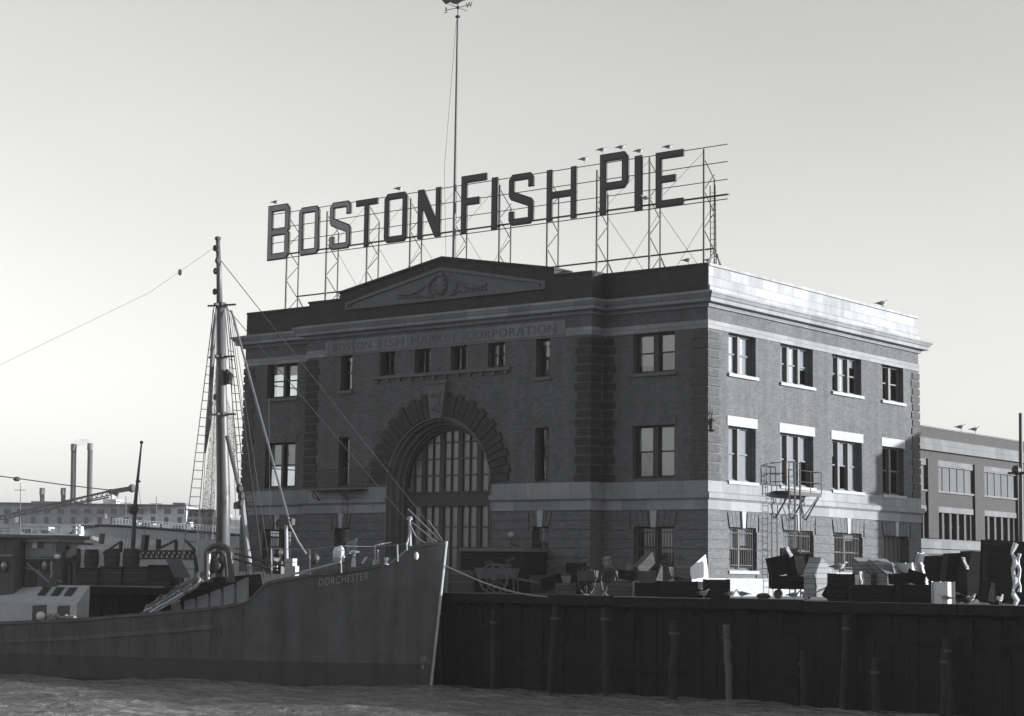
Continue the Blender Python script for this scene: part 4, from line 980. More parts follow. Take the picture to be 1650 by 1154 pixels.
# mooring rope to the quay
a, b_ = sp(718, 912), pln(962, 957, 1, -8.2); b_.z = .05
m = MB(); m.path([a.lerp(b_, i/20)-Vector((0, 0, .55*sin(pi*i/20))) for i in range(21)], .035, 6)
tag(m.build('mooring_rope', ROPE), 'pale mooring rope sagging from the trawler bow to the quay edge', 'rope')
# ================================================================== THINGS ON THE QUAY
def gp(px, y): return Vector((pln(px, 955, 1, y).x, y, 0))
ROTV = YAW                                                  # facing along the picture plane
def spoked(m, c, r, ax_dir, w=.06, n=12):
    c = Vector(c); a = Vector(ax_dir).normalized(); u = a.cross(Vector((0, 0, 1))).normalized(); v = Vector((0, 0, 1))
    for i in range(24):
        a0, a1 = 2*pi*i/24, 2*pi*(i+1)/24; m.bar(c+(u*cos(a0)+v*sin(a0))*r, c+(u*cos(a1)+v*sin(a1))*r, w*1.2, w)
    for i in range(n): a0 = 2*pi*i/n; m.bar(c, c+(u*cos(a0)+v*sin(a0))*r, w*.55)
    m.tube(c-a*.1, c+a*.1, .09, n=10)
def wheels_cart(label, px, y, rz, r=.66, mt=WOODG, wm_=None, load=True, group='spoked hand carts on the quay'):
    P = gp(px, y); t = empty('hand_cart', tuple(P), label, 'cart', group, rz)
    for s in (-1, 1):
        m = MB(); spoked(m, (0, s*.62, r), r, (0, 1, 0)); m.build('wheel', wm_ or mt, t, local=True)
    m = MB(); m.tube((0, -.6, r), (0, .6, r), .05)
    m.obox((-.85, -.48, r+.02), (1.7, 0, 0), (0, .96, 0), (0, 0, .06)); 
    for s in (-1, 1): m.obox((-.85, s*.48-.03, r+.08), (1.7, 0, 0), (0, .06, 0), (0, 0, .4))
    m.obox((-.87, -.48, r+.08), (.05, 0, 0), (0, .96, 0), (-.08, 0, .42)); m.obox((.85, -.48, r+.08), (.05, 0, 0), (0, .96, 0), (.12, 0, .42))
    m.build('cart_body', mt, t, local=True)
    m = MB()
    for s in (-1, 1): m.bar((.7, s*.4, r+.05), (2.0, s*.4, r-.15), .07)
    m.build('shaft', mt, t, local=True)
    m = MB()
    for s in (-1, 1): m.bar((.9, s*.4, r), (.95, s*.4, 0), .06)
    m.build('prop_leg', mt, t, local=True)
    if load:
        m = MB(); random.seed(5)
        for i in range(5):
            x = random.uniform(-.6, .5); y_ = random.uniform(-.3, .2); m.obox((x, y_, r+.3+.12*i), (.35, .2, .12), (-.1, .3, 0), (.03, -.05, .12))
        m.build('load', WOODG, t, local=True)
    return t
def hopper_cart(label, px, y, rz, w=.9, l=1.1, h=1.15, tilt=0., mt=WOODD, side=None, lid=True, zb=.35, shape='gable', group='box carts for fish on the quay', wheels=True):
    """deep box with sloping lid on small iron wheels"""
    P = gp(px, y); t = empty('fish_cart', tuple(P), label, 'fish cart', group, rz)
    c, s = cos(tilt), sin(tilt)
    def R_(x, z): return (x*c-z*s, zb+x*s+z*c)
    prof = [(-l/2+.08, 0), (l/2-.12, 0), (l/2, h*.3), (l/2, h*.62), (-l*.1, h), (-l/2, h*.8)]
    if shape == 'trap': prof = [(-l/2+.08, 0), (l/2-.08, 0), (l/2, h*.45), (l*.36, h), (-l*.36, h), (-l/2, h*.5)]; lid = False
    if shape == 'wedge': prof = [(-l/2+.1, 0), (l/2, 0), (l/2-.04, h*.4), (l*.34, h), (-l/2, h*.5), (-l/2, h*.28)]; lid = False
    if shape == 'steep': prof = [(-l/2+.06, 0), (l/2, 0), (l/2, h*.6), (-l*.2, h), (-l/2, h*.55), (-l/2+.06, h*.45)]; lid = False
    if shape == 'desk': prof = [(-l/2, 0), (l/2, 0), (l/2, h*.3), (l/2, h*.5), (-l/2+.12, h), (-l/2, h)]
    m = MB()
    q = [R_(*p) for p in prof]
    m.prism(q, lambda u, v, w_: (u, -w/2+w_, v), w)
    body = m.build('cart_box', [mt], t, local=True)
    if side is not None:
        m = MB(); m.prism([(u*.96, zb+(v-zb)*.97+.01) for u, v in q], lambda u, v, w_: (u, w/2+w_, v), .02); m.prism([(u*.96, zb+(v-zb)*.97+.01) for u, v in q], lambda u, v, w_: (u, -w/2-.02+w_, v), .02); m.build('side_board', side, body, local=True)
    if lid:
        m = MB(); a, b_ = Vector((prof[3][0]+.06, prof[3][1]+.0)), Vector((prof[4][0]-.03, prof[4][1]+.03)); d = (b_-a); nn = Vector((-d.y, d.x)).normalized()*-.05
        if nn.y < 0: nn = -nn
        qq = [R_(*p) for p in (a+nn*.2, b_+nn*.2, b_+nn, a+nn)]
        m.prism(qq, lambda u, v, w_: (u, -w/2-.05+w_, v), w+.1); m.build('lid', side or mt, t, local=True)
    if wheels:
        for s_ in (-1, 1):
            m = MB(); m.lathe((0.1, s_*(w/2+.06), .2), [(.2, -.03), (.2, .03), (.06, .05)], 14, ax=1); m.build('wheel', IRON, t, local=True)
        m = MB(); m.tube((.1, -w/2-.06, .2), (.1, w/2+.06, .2), .03)
        for s_ in (-1, 1): m.bar((-l/2+.15, s_*w*.4, zb), (-l/2+.05, s_*w*.4, 0), .06); m.bar((-l/2+.1, s_*w*.4, zb+.1), (-l/2-.75, s_*w*.4, zb+.3), .05)
        m.build('handle_frame', IRON, t, local=True)
    return t
def crate(label, px, y, rz, w, l, h, z=0, mt=WOODG, rx=0., ry=0., group='wooden fish boxes on the quay', cleat=True):
    P = gp(px, y); t = empty('fish_box', (P.x, P.y, z), label, 'fish box', group, rz); t.rotation_euler = (rx, ry, rz)
    m = MB(); b_ = .03
    m.box((-l/2, -w/2, 0), (l/2, w/2, b_)); m.box((-l/2, -w/2, b_), (l/2, -w/2+b_, h)); m.box((-l/2, w/2-b_, b_), (l/2, w/2, h)); m.box((-l/2, -w/2+b_, b_), (-l/2+b_, w/2-b_, h)); m.box((l/2-b_, -w/2+b_, b_), (l/2, w/2-b_, h))
    m.build('box_body', mt, t, local=True)
    if cleat:
        m = MB()
        for s in (-1, 1):
            for k in (-1, 1): m.box((s*l/2-.06, k*(w/2+.012)-.012, .02), (s*l/2+.005, k*(w/2+.012)+.012, h+.02)); m.box((s*(l/2+.012)-.012, k*w/2-.08, .02), (s*(l/2+.012)+.012, k*w/2, h+.02))
        m.build('corner_cleat', mt, t, local=True)
    return t
wheels_cart('tall spoked two wheeled hand cart loaded with boards, beside the trawler bow', 800, -4.2, YAW-.25, .68, mat('pale_cart_wood', .1, noise=.3, nscale=4))
wheels_cart('dark low hand cart showing two spoked wheels edge on, below the sunlit board', 963, -4.0, YAW+.9, .62, mat('dark_cart_wood', .05, noise=.3, nscale=4), load=False)
crate('large plain crate nearest the trawler stem', 744, -4.2, YAW, 1.0, 1.15, 1.05, group=None)
crate('small pale crate between the two spoked hand carts', 912, -4.2, YAW, .7, .85, .52)
crate('upright narrow board box with one bright sunlit edge above the dark cart', 984, -3.4, YAW+.2, .5, .16, .8, z=.95, mt=WOODL, ry=-.3, group=None)
crate('long low box right of the dark spoked cart', 1000, -4.6, YAW, .8, .95, .68)
crate('square crate standing on end among the box carts', 1043, -4.8, YAW, .5, .68, .5, z=.62)
crate('crate under the square crate among the box carts', 1043, -4.6, YAW, .8, .95, .6, mt=WOODD)
hopper_cart('upright dark fish cart tipped against the wall window', 1040, -3.0, YAW+.3, .8, .9, 1.2, .1, mt=WOODG, side=None, zb=.75, shape='wedge')
hopper_cart('dark tilted fish cart just left of the white sided one', 1070, -3.6, YAW+.1, .9, 1.0, 1.15, .2, side=None, zb=.7, shape='wedge')
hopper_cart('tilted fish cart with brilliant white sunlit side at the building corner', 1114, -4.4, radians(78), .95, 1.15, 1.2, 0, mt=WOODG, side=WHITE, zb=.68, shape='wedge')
crate('big dark bin under the white sided cart', 1092, -5.2, YAW, .9, 1.6, .68, mt=WOODD)
crate('square dark bin standing in front of the corner plinth', 1155, -5.0, YAW, .8, .98, .78, mt=WOODD)
crate('dark case leaning against the wall left of the dark spoked cart', 935, -2.6, YAW, .7, .9, .9, mt=WOODD, ry=.1)
crate('dark box on top of the leaning dark case', 928, -2.4, YAW+.3, .5, .7, .5, z=.95, mt=WOODD)
crate('dark tipped box behind the small pale crate', 893, -2.4, YAW-.2, .6, .8, .6, mt=WOODD, ry=-.3, z=.25)
crate('grey box beside the tall spoked cart, against the wall', 866, -2.2, YAW, .6, .75, .85, mt=WOODG)
crate('dark low bin behind the wheels of the tall spoked cart', 838, -3.0, YAW, .7, .9, .6, mt=WOODD)
crate('dark box stacked on the long low box', 1010, -4.4, YAW-.3, .5, .6, .42, z=.7, mt=WOODD, ry=.12)
crate('tilted board box leaning right of the square crate', 1060, -4.0, YAW+.4, .5, .55, .7, z=.6, mt=WOODG, ry=.4)
crate('small dark box before the white sided cart', 1121, -5.6, YAW-.4, .5, .5, .36, mt=WOODD)
crate('dark broken box lid leaning on the gull crate', 1335, -5.8, YAW, .3, .5, .5, mt=WOODD, ry=.5, z=.05)
crate('dark small box on the long low dark bin', 1450, -6.2, YAW+.2, .5, .55, .4, z=.72, mt=WOODD, ry=-.1)
crate('tilted dark box above the low dark bin near the doorway', 1474, -5.4, YAW-.3, .5, .6, .5, z=.72, mt=WOODD, ry=.3)
crate('dark tipped crate against the tallest bin', 1594, -6.8, YAW+.3, .6, .6, .7, mt=WOODD, ry=.25, z=.08)
pm = empty('loading_platform', tuple(gp(785, -2.4)), 'low dark loading platform with pale coping at the foot of the great arch', 'platform')
PA, PB = gp(742, -2.9), gp(845, -2.9); zt_p = .93+(930-893)*.028
m = MB(); m.box((PA.x, -2.9, 0), (PB.x, -1.2, zt_p)); m.build('platform_body', WOODD, pm); m = MB(); m.box((PA.x-.05, -2.98, zt_p+.004), (PB.x+.05, -1.15, zt_p+.16)); m.build('coping', FRST, pm)
def lid_board(label, px, y, rz, w, h, lean, z=0, mt=WOODL):
    P = gp(px, y); t = empty('loose_lid', (P.x, P.y, z), label, 'lid', 'loose fish box lids', rz); t.rotation_euler = (0, lean, rz)
    m = MB(); m.box((-.02, -w/2, 0), (.02, w/2, h)); m.build('board', mt, t, local=True)
    m = MB()
    for k in (.15, .8): m.box((.021, -w/2+.04, h*k), (.05, w/2-.04, h*k+.08))
    m.build('batten', mt, t, local=True); return t
lid_board('narrow sunlit lid leaning on the dark hand cart, left of the square crate', 1019, -3.6, .2, .5, .7, -.2, .7)
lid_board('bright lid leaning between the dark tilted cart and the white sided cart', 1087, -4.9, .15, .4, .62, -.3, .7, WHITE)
lid_board('pale lid standing upright right of the gull crate', 1378, -5.6, .1, .45, .95, .06, .1, WHITE)
lid_board('pale lid standing on the low dark bin before the slanted lids', 1390, -6.1, .25, .5, .5, -.15, .68, WHITE)
lid_board('sunlit lid leaning in front of the doorway trestle box', 1450, -3.6, .1, .5, .9, -.3, .72)
lid_board('thin pale lid against the flat topped dark hopper', 1494, -4.6, .2, .4, .9, -.25, .7, WHITE)
lid_board('sunlit lid wedged between the two dark hoppers left of the tallest dark bin', 1560, -5.9, .2, .4, .5, -.4, 1.3)
lid_board('short pale lid lying against the long cart bed wheels', 1300, -4.6, .3, .4, .35, -.6, .02)
lid_board('pale tilted lid on top of the small box by the ladder', 1276, -3.6, .2, .45, .5, -.5, 1.75)
# group by the ladder
crate('long dark cart bed carrying two tilted hoppers by the ladder', 1277, -3.2, YAW, .9, 1.75, .56, z=.42, mt=WOODD, group=None)
for x in (1254, 1300):
    P = gp(x, -3.3); m = MB(); m.lathe((P.x, P.y, .2), [(.2, -.05), (.2, .05)], 12, ax=1); m.bar((P.x, P.y, .2), (P.x, P.y+.1, .45), .1)
    tag(m.build('trolley_wheel', IRON), 'iron trolley wheel under the long dark cart bed, '+('left end' if x < 1270 else 'right end'), 'wheel')
crate('tilted dark box on the left of the long cart bed', 1260, -3.2, YAW, .8, .85, .8, z=1.02, mt=WOODD, ry=-.22)
crate('tilted dark box in the middle of the long cart bed', 1289, -3.0, YAW+.3, .8, .7, .85, z=1.02, mt=WOODD, ry=-.15)
crate('small grey box on top behind the tilted boxes', 1272, -2.4, YAW, .6, .6, .6, z=1.55, mt=WOODG)
hopper_cart('tall pale upended fish cart with sloped roof, right of the long cart bed', 1321, -3.4, radians(72), .7, 1.25, 1.65, 0, mt=WOODL, side=WOODL, zb=.12, wheels=False, shape='steep')
crate('upright dark crate carrying a gull', 1357, -6.2, YAW-.25, .85, .98, 1.08, mt=WOODD)
hopper_cart('first slanted plank lid cart behind the gull crate', 1402, -3.6, YAW-pi/2+.5, .85, 1.2, 1.25, 0, mt=WOODG, shape='desk', side=mat('weathered_lid', .13, kind='planks', noise=.3), zb=.45)
hopper_cart('second slanted plank lid cart, right of the first', 1427, -3.6, YAW-pi/2+.5, .85, 1.2, 1.2, 0, mt=WOODG, shape='desk', side=mat('weathered_lid', .13, kind='planks', noise=.3), zb=.45)
crate('long low dark bin in front of the slanted lids', 1415, -6.4, YAW, .9, 2.2, .66, mt=WOODD)
crate('low dark bin between the slanted lids and the pale crate', 1482, -6.2, YAW, .9, 1.7, .7, mt=WOODD)
crate('short white trestle box in front of the dark doorway', 1466, -3.0, YAW-.9, .45, .7, .8, z=.75, mt=WHITE, group=None)
crate('white leaning board box right of the doorway', 1483, -2.6, YAW-1.0, .3, .5, 1.15, z=.8, mt=WHITE, ry=.3, group=None)
hopper_cart('dark hopper cart with flat slanted top right of the doorway', 1508, -3.8, YAW-.2, .9, 1.0, 1.3, .05, shape='trap', zb=.55)
crate('white crate standing on end at the quay edge with a gull before it', 1521, -6.6, YAW-.9, .5, .62, .82, mt=WHITE)
hopper_cart('round shouldered dark hopper cart left of the tallest dark bin', 1546, -4.6, YAW, 1.0, 1.2, 1.75, .04, shape='trap', zb=.2)
hopper_cart('dark hopper cart close against the tallest dark bin', 1570, -5.0, YAW+.2, 1.0, 1.15, 1.8, -.05, shape='trap', zb=.2)
crate('tallest dark bin leaning at the right edge above its neighbours', 1616, -6.2, YAW, 1.1, 1.42, 2.35, mt=WOODD, ry=.05, z=.04, group=None)
P = gp(1635, -6.9); m = MB()
m.path([(P.x+.07*sin(i*1.7), P.y+.05*sin(i*2.3), i*.19) for i in range(13)], [.05+.07*abs(sin(i*.9+.4)) for i in range(13)], 6); m.path([(P.x+.16+.05*sin(i*2.1), P.y+.04, .5+i*.2) for i in range(8)], [.03+.05*abs(cos(i*1.3)) for i in range(8)], 5)
tag(m.build('rag_bundle', CANV), 'pale tattered canvas bundle hanging down beside the tallest dark bin', 'canvas')  # canvas kept extra pale to paint in the bin's sunlit right edge
P = gp(1646, -5.0); m = MB(); m.tube((P.x, P.y, 0), (P.x+.1, P.y, 7.3), .1, .07, 10)
up = empty('utility_pole', (P.x, P.y, 0), 'thin dark utility pole at the right edge of the quay', 'pole'); m.build('pole', IRON, up)
m = MB(); m.bar((P.x-.45, P.y, 5.0), (P.x+.6, P.y, 5.0), .09); m.ball((P.x-.05, P.y-.15, 5.1), .2, 8); m.build('crossarm', IRON, up)
P = gp(1230, -3.4); m = MB(); m.ball((P.x, P.y, .1), .28, 8, (1.3, .8, .5)); tag(m.build('coiled_rope', IRON), 'small dark coil of rope lying by the ladder foot', 'rope coil')

# ================================================================== GULLS
def make_gull(flip=False):
    t = empty('gull', (0, 0, 0))
    m = MB(); N = 10
    # spine stations along +x: (x, z, half width, half height)
    S = [(-.30, .205, .012, .006), (-.24, .205, .03, .012), (-.16, .205, .05, .035), (-.06, .2, .075, .07), (.04, .205, .08, .085), (.12, .235, .062, .072), (.165, .285, .04, .045), (.19, .33, .036, .038), (.215, .35, .036, .034), (.24, .347, .022, .02), (.262, .34, .010, .009), (.30, .332, .003, .003)]
    for x, z, a, b_ in S:
        for k in range(N): q = 2*pi*k/N; m.v.append((x, a*cos(q), z+b_*sin(q)))
    for i in range(len(S)-1):
        for k in range(N):
            m.f.append([i*N+k, i*N+(k+1) % N, (i+1)*N+(k+1) % N, (i+1)*N+k]); top = 0 < k < 4
            m.m.append(2 if i == 0 else (3 if i >= 9 else 0))
    m.f.append(list(range(N))); m.m.append(2); m.f.append([(len(S)-1)*N+k for k in range(N)]); m.m.append(3)
    m.build('body', [GW, GG, GD, mat('gull_bill', .35)], t, smooth=True, local=True)
    for s in (-1, 1):
        m = MB(); W_ = [(.1, .245, .062, .02, .04), (.04, .25, .082, .022, .06), (-.06, .24, .08, .02, .055), (-.16, .225, .055, .015, .035), (-.26, .21, .03, .01, .018), (-.35, .2, .01, .004, .006)]
        for x, z, y_, a, b_ in W_:
            for k in range(8): q = 2*pi*k/8; m.v.append((x, s*(y_+a*cos(q)), z+b_*sin(q)))
        for i in range(5):
            for k in range(8): m.f.append([i*8+k, i*8+(k+1) % 8, (i+1)*8+(k+1) % 8, (i+1)*8+k]); m.m.append(1 if i > 2 else 0)
        m.build('wing', [GG, GD], t, smooth=True, local=True)
        m = MB(); m.tube((.02, s*.03, .15), (.03, s*.03, .01), .008, n=5); m.add([(.0, s*.03-.02, .004), (.08, s*.03-.03, .004), (.08, s*.03+.03, .004)], [(0, 1, 2)]); m.build('leg', mat('gull_leg', .2), t, local=True)
    return t
G0 = make_gull(); first = True
def gull(P, rz, label, sc=.98, group='gulls perched on the rooftop sign', rx=0.):
    global first
    o = G0 if first else copy_tree(G0); first = False
    o.location = P; o.rotation_euler = (0, rx, rz); o.scale = (sc, sc, sc); tag(o, label, 'gull', group); return o
def onsign(px, py): p = pln(px, py, 1, YS-.0); return p
for px, py, lb in ((444, 331.5, 'gull on top of the letter B of Boston'), (643, 310, 'gull on top of the second O of Boston'), (941, 263, 'gull on the top rail between Fish and Pie'), (970, 248, 'gull at the left end of the letter P of Pie'),
                   (1001, 244, 'gull at the right end of the letter P of Pie'), (1030, 250, 'gull on top of the letter I of Pie'), (1077, 243.5, 'gull on top of the letter E of Pie')):
    p = onsign(px, py); gull(p, YAW-.1, lb)
p = pln(1040, 326, 1, YS-.1); gull(p, YAW+pi, 'gull on the lower catwalk rail between I and E of Pie')
p = pln(1108, 424, 1, .05); p.z = 15.505; gull(p, YAW, 'gull on the parapet between the last two sign towers', group='gulls on the parapets')
p = pln(1147, 424, 1, .6); p.z = 15.505; p.x = -.3; gull(p, YAW+.3, 'gull on the parapet corner by the access ladder', group='gulls on the parapets')
p = pln(1427, 491, 0, 0); p.z = 15.51; p.x = -.2; gull(p, YAW+.2, 'dark gull standing far along the sunlit parapet', sc=1.35, group='gulls on the parapets')
QG = 'gulls standing on the quay edge'
for px, y, rz, lb in ((1133, -7.9, .3, 'bright white breasted gull below the white sided cart'), (1179, -7.8, .1, 'grey gull walking past the pale plinth'), (1279, -7.9, .2, 'gull in front of the long cart bed'),
                      (1522, -7.7, pi, 'gull before the white crate'), (1564, -7.7, .6, 'gull bending between the dark hoppers'), (1611, -7.6, .9, 'upright white gull before the tallest dark bin'), (1196, -7.3, pi, 'gull turned away near the pale plinth')):
    p = gp(px, y); p.z = .0; gull(p, YAW+rz, lb, sc=1.08, group=QG)
p = gp(1352, -6.2); p.z = 1.09; gull(p, YAW, 'grey gull on top of the upright dark crate', sc=1.3, group=QG)

# ================================================================== MARKET WINGS
XL = -12.0
def LY(px): return pln(px, 800, 0, XL).y
def LZ(y): return pln(1483, y, 0, XL).z
fW = lambda u, z, w: (XL-w, u, z)
MW = empty('market_wing', (XL-9, 90, 0), 'long two storey brick market wing with grouped windows stretching away behind the exchange hall', 'building')
yA, yB_ = 27.0, 190.0
per = LY(1583)-LY(1509); b0_ = LY(1509); wd = LY(1568)-b0_
z = dict(top=LZ(687), b1=LZ(704), b0=LZ(714), c1=LZ(714.5), c0=LZ(724), lt=LZ(738), wt=LZ(748.5), wb=LZ(788), l2=LZ(814), w2=LZ(823.5), wb2=LZ(867), be1=LZ(868), be0=LZ(880.5), d0=LZ(884), f0=LZ(892))
WST = mat('grey_wing_stone', .105, kind='ashlar', noise=.2, streak=.2)
bays = [b0_+per*k for k in range(-2, 12)]
opsU = [(b, b+wd, z['wb'], z['wt']) for b in bays]; opsL = [(b, b+wd, z['wb2'], z['w2']) for b in bays]; opsG = [(b+wd*.1, b+wd*.9, .9, z['f0']-.7) for b in bays]
m = MB(); wall(m, fW, yA, yB_, 0, z['top'], opsU+opsL+opsG, dep_=.5)
m.add([(XL, yA, 0), (XL-18, yA, 0), (XL-18, yA, z['top']), (XL, yA, z['top'])], [(0, 1, 2, 3)]); m.add([(XL-18, yA, 0), (XL-18, yB_, 0), (XL-18, yB_, z['top']), (XL-18, yA, z['top'])], [(0, 1, 2, 3)])
m.add([(XL, yB_, 0), (XL-18, yB_, 0), (XL-18, yB_, z['top']), (XL, yB_, z['top'])], [(0, 1, 2, 3)])
m.add([(XL, yA, z['top']-.7), (XL, yB_, z['top']-.7), (XL-18, yB_, z['top']-.7), (XL-18, yA, z['top']-.7)], [(0, 1, 2, 3)])
for b in bays: fbox(m, fW, b+wd, b+per, z['wb2']+.02, z['lt'], -.16, .05)
m.build('brick_wall', LONGB, MW)
m = MB()
for a, b_, o in (('b0', 'b1', .14), ('be0', 'be1', .12), ('f0', 'd0', .1)): fbox(m, fW, yA, yB_, z[a], z[b_], -o, .05)
fbox(m, fW, yA, yB_, z['c0'], z['c1']-.01, -.28, .05); fbox(m, fW, yA, yB_, z['top'], z['top']+.1, -.06, .3); fbox(m, fW, yA, yB_, z['be0']-.12, z['be0']-.005, -.3, .05)
m.build('stone_band', WST, MW)
m = MB()
for b in bays: fbox(m, fW, b-.05, b+wd+.05, z['w2']+.003, z['l2'], -.04, .1); fbox(m, fW, b-.05, b+wd+.05, z['wt']+.003, z['lt']-.01, -.04, .1); fbox(m, fW, b-.1, b+wd+.1, z['wb']-.14, z['wb']-.003, -.12, .2)
m.build('lintel_and_sill', WST, MW)
for i, b in enumerate(bays):
    m = MB(); fbox(m, fW, b, b+wd, z['wb'], z['wt'], .1, .16)
    for k in range(6): u = b+wd*k/5; fbox(m, fW, u-.12, u+.12, z['wb'], z['wt'], .05, .1)
    m.build('window_infill', FILL, MW)
    m = MB()
    for k in range(6): u = min(max(b+wd*k/5, b+.18), b+wd-.18); fbox(m, fW, u-.18, u+.18, z['wb2'], z['w2'], .1, .45)
    fbox(m, fW, b, b+wd, (z['wb2']+z['w2'])/2-.04, (z['wb2']+z['w2'])/2+.04, .38, .45)
    w_ = m.build('window', mat('grey_wing_mullion', .05), MW)
    m = MB(); fbox(m, fW, b, b+wd, z['wb2'], z['w2'], .46, .48); m.build('pane', mat('dark_wing_glass', .02, rough=.1, spec=.6), w_)
    m = MB(); fbox(m, fW, b+wd*.1, b+wd*.9, .9, z['f0']-.7, .4, .45); m.build('ground_window', DARKIN, MW)
m = MB()
for i, b in enumerate(bays):
    for k in (.3, .7): u = b+wd*k; fbox(m, fW, u-.2, u+.2, z['f0']-.75, z['f0']+.02, -.12, .02)
m.build('keystone', WST, MW)
for px, lb in ((1548, 'left of two gulls on the far market wing roof'), (1571, 'right of two gulls on the far market wing roof')):
    p = pln(px, 696, 0, XL); p.z = z['top']+.1; gull(p, YAW, lb, sc=1.5, group='gulls on the far roof')
# opposite wing outside the frame: it throws the shade on the far end of the sunlit wall
OW = empty('opposite_market_wing', (23, 50, 0), 'brick market wing across the roadway, out of frame to the right', 'building')
m = MB(); ox, oy = 16.0, 38.1; oh = 13.9
fO = lambda u, z_, w: (u, oy+w, z_); fO2 = lambda u, z_, w: (ox+w, u, z_)
o1 = [(ox+1+k*4, ox+3.4+k*4, z_, z_+2.2) for k in range(3) for z_ in (1.2, 5.2)]; o2 = [(oy+1+k*4, oy+3.4+k*4, z_, z_+2.2) for k in range(6) for z_ in (1.2, 5.2)]
wall(m, fO, ox, ox+14, 0, oh, o1); wall(m, fO2, oy, oy+26, 0, oh, o2); m.box((ox+.5, oy+.5, 0), (ox+14, oy+26, oh-.6)); m.box((ox+.02, oy+.02, oh-.5), (ox+14, oy+.4, oh)); m.build('brick_wall', LONGB, OW)
m = MB(); m.box((ox-.6, oy-.6, 11.4), (ox+14.6, oy+26.6, 11.9)); m.box((ox-.1, oy-.1, 4.4), (ox+14.1, oy+26.1, 4.9)); m.build('stone_band', STONE, OW)

# ================================================================== BACKGROUND, LEFT
def facing(px, py, t): return dep(px, py, t)
RV = Vector((_R0.x, _R0.y, 0)); FV = Vector((_F.x, _F.y, 0)).normalized()
def bgx(px, t): p = dep(px, 930, t); return p
def bbox(m, px0, px1, yt, yb, t, depth, zbot=None):
    A, B = dep(px0, yb, t), dep(px1, yb, t); z1 = (dep(px0, yt, t).z+dep(px1, yt, t).z)/2; z0 = (A.z+B.z)/2 if zbot is None else zbot
    A.z = B.z = z0; m.obox(A, B-A, FV*depth, (0, 0, z1-z0))
TF = 400
fa = empty('factory', tuple(dep(140, 935, TF+10)), 'long dark brick factory block across the harbour below the chimneys', 'building')
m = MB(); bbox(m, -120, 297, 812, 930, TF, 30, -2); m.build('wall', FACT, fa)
m = MB(); bbox(m, -122, 299, 810.5, 812, TF-.5, 31); bbox(m, 50, 115, 808, 812, TF+4, 12); bbox(m, 278, 298, 810, 812.5, TF+2, 8); m.build('roof', mat('factory_roof', .09), fa)
m = MB(); bbox(m, 166, 187, 804, 812, TF+3, 8); m.tube(dep(181, 805, TF+6), dep(181, 795, TF+6), .35); m.build('roof_penthouse', FACT, fa)
for r, (ya, yb) in enumerate(((820, 828), (833, 844))):
    for k in range(14):
        x = 6+k*21.5; m = MB(); bbox(m, x, x+(11 if r == 0 else 7), ya, yb, TF-.35, .3); m.build('window', mat('factory_glass', .05, rough=.2), fa)
m = MB(); bbox(m, 24, 29, 832, 842, TF-.4, .2); bbox(m, 168, 172, 827, 836, TF-.4, .2); m.build('lit_shutter', WHITE, fa)
for i, (x, w, yt, tp, lb) in enumerate(((69, 7.5, 787, 0, 'shorter left chimney standing on the factory roof'), (103, 7.5, 787, 0, 'shorter right chimney beside the tall pair'), (116.5, 8.6, 716, 3.5, 'left tall chimney of the power house'), (143, 8.6, 715, 3.5, 'right tall chimney of the power house, faint smoke at its top'))):
    a, b_ = dep(x-1.0, 925, TF+25), dep(x+tp-1.0, yt, TF+25); r = w/2*(TF+25)/FPX
    t = empty('chimney', (a.x, a.y, -2), lb, 'chimney', 'factory chimneys'); m = MB(); m.path([Vector((a.x, a.y, -2)), a.lerp(b_, .5), b_], [r*1.12, r*1.03, r*.97], 20); m.build('shaft', STACK, t, smooth=True)
    m = MB(); m.lathe(tuple(b_), [(r*1.03, -1.5), (r*1.1, -1.2), (r*1.1, .1), (r*.7, .1)], 20); m.build('crown_ring', mat('sooty_crown', .12), t)
ob = empty('office_block', tuple(dep(322, 935, 330)), 'pale building with white framed windows seen through the trawler ratlines', 'building')
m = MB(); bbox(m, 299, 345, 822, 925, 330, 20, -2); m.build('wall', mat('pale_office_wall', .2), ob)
for r in range(2):
    for k in range(4): m = MB(); bbox(m, 302+k*11, 309+k*11, 826+r*11, 833+r*11, 329.7, .25); m.build('window', mat('factory_glass', .05), ob)
m = MB(); bbox(m, 298, 346, 820.5, 822, 329.5, 21); m.build('roof', mat('factory_roof', .09), ob)
wh = empty('low_warehouse', tuple(dep(380, 935, 320)), 'small pale warehouse between the foremast and the exchange wall', 'building')
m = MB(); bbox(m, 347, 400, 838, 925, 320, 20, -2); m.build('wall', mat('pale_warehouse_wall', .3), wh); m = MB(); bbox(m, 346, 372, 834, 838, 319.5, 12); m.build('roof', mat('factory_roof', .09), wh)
for k in range(3): m = MB(); bbox(m, 374+k*6, 377+k*6, 842, 850, 319.7, .25); m.build('window', mat('factory_glass', .05), wh)
for x, y0_, y1_, lb in ((190, 812, 797, 'first thin mast behind the factory, right of the crane jib'), (203, 812, 799, 'second thin mast behind the factory, right of the crane jib'), (33, 812, 778, 'thin aerial mast on the left of the factory roof'), (252, 845, 800, 'slim yacht like mast before the right end of the factory')):
    a, b_ = dep(x, 925, 380), dep(x, y1_, 380); t = empty('distant_mast', (a.x, a.y, -2), lb, 'mast', 'distant masts'); m = MB(); m.tube((a.x, a.y, -2), b_, .14, .07, 6); m.build('pole', mat('crane_steel', .1), t); m = MB(); m.bar(b_-RV*1.2-Vector((0, 0, 1.5)), b_+RV*1.2-Vector((0, 0, 1.5)), .12); m.build('yard', mat('crane_steel', .1), t)
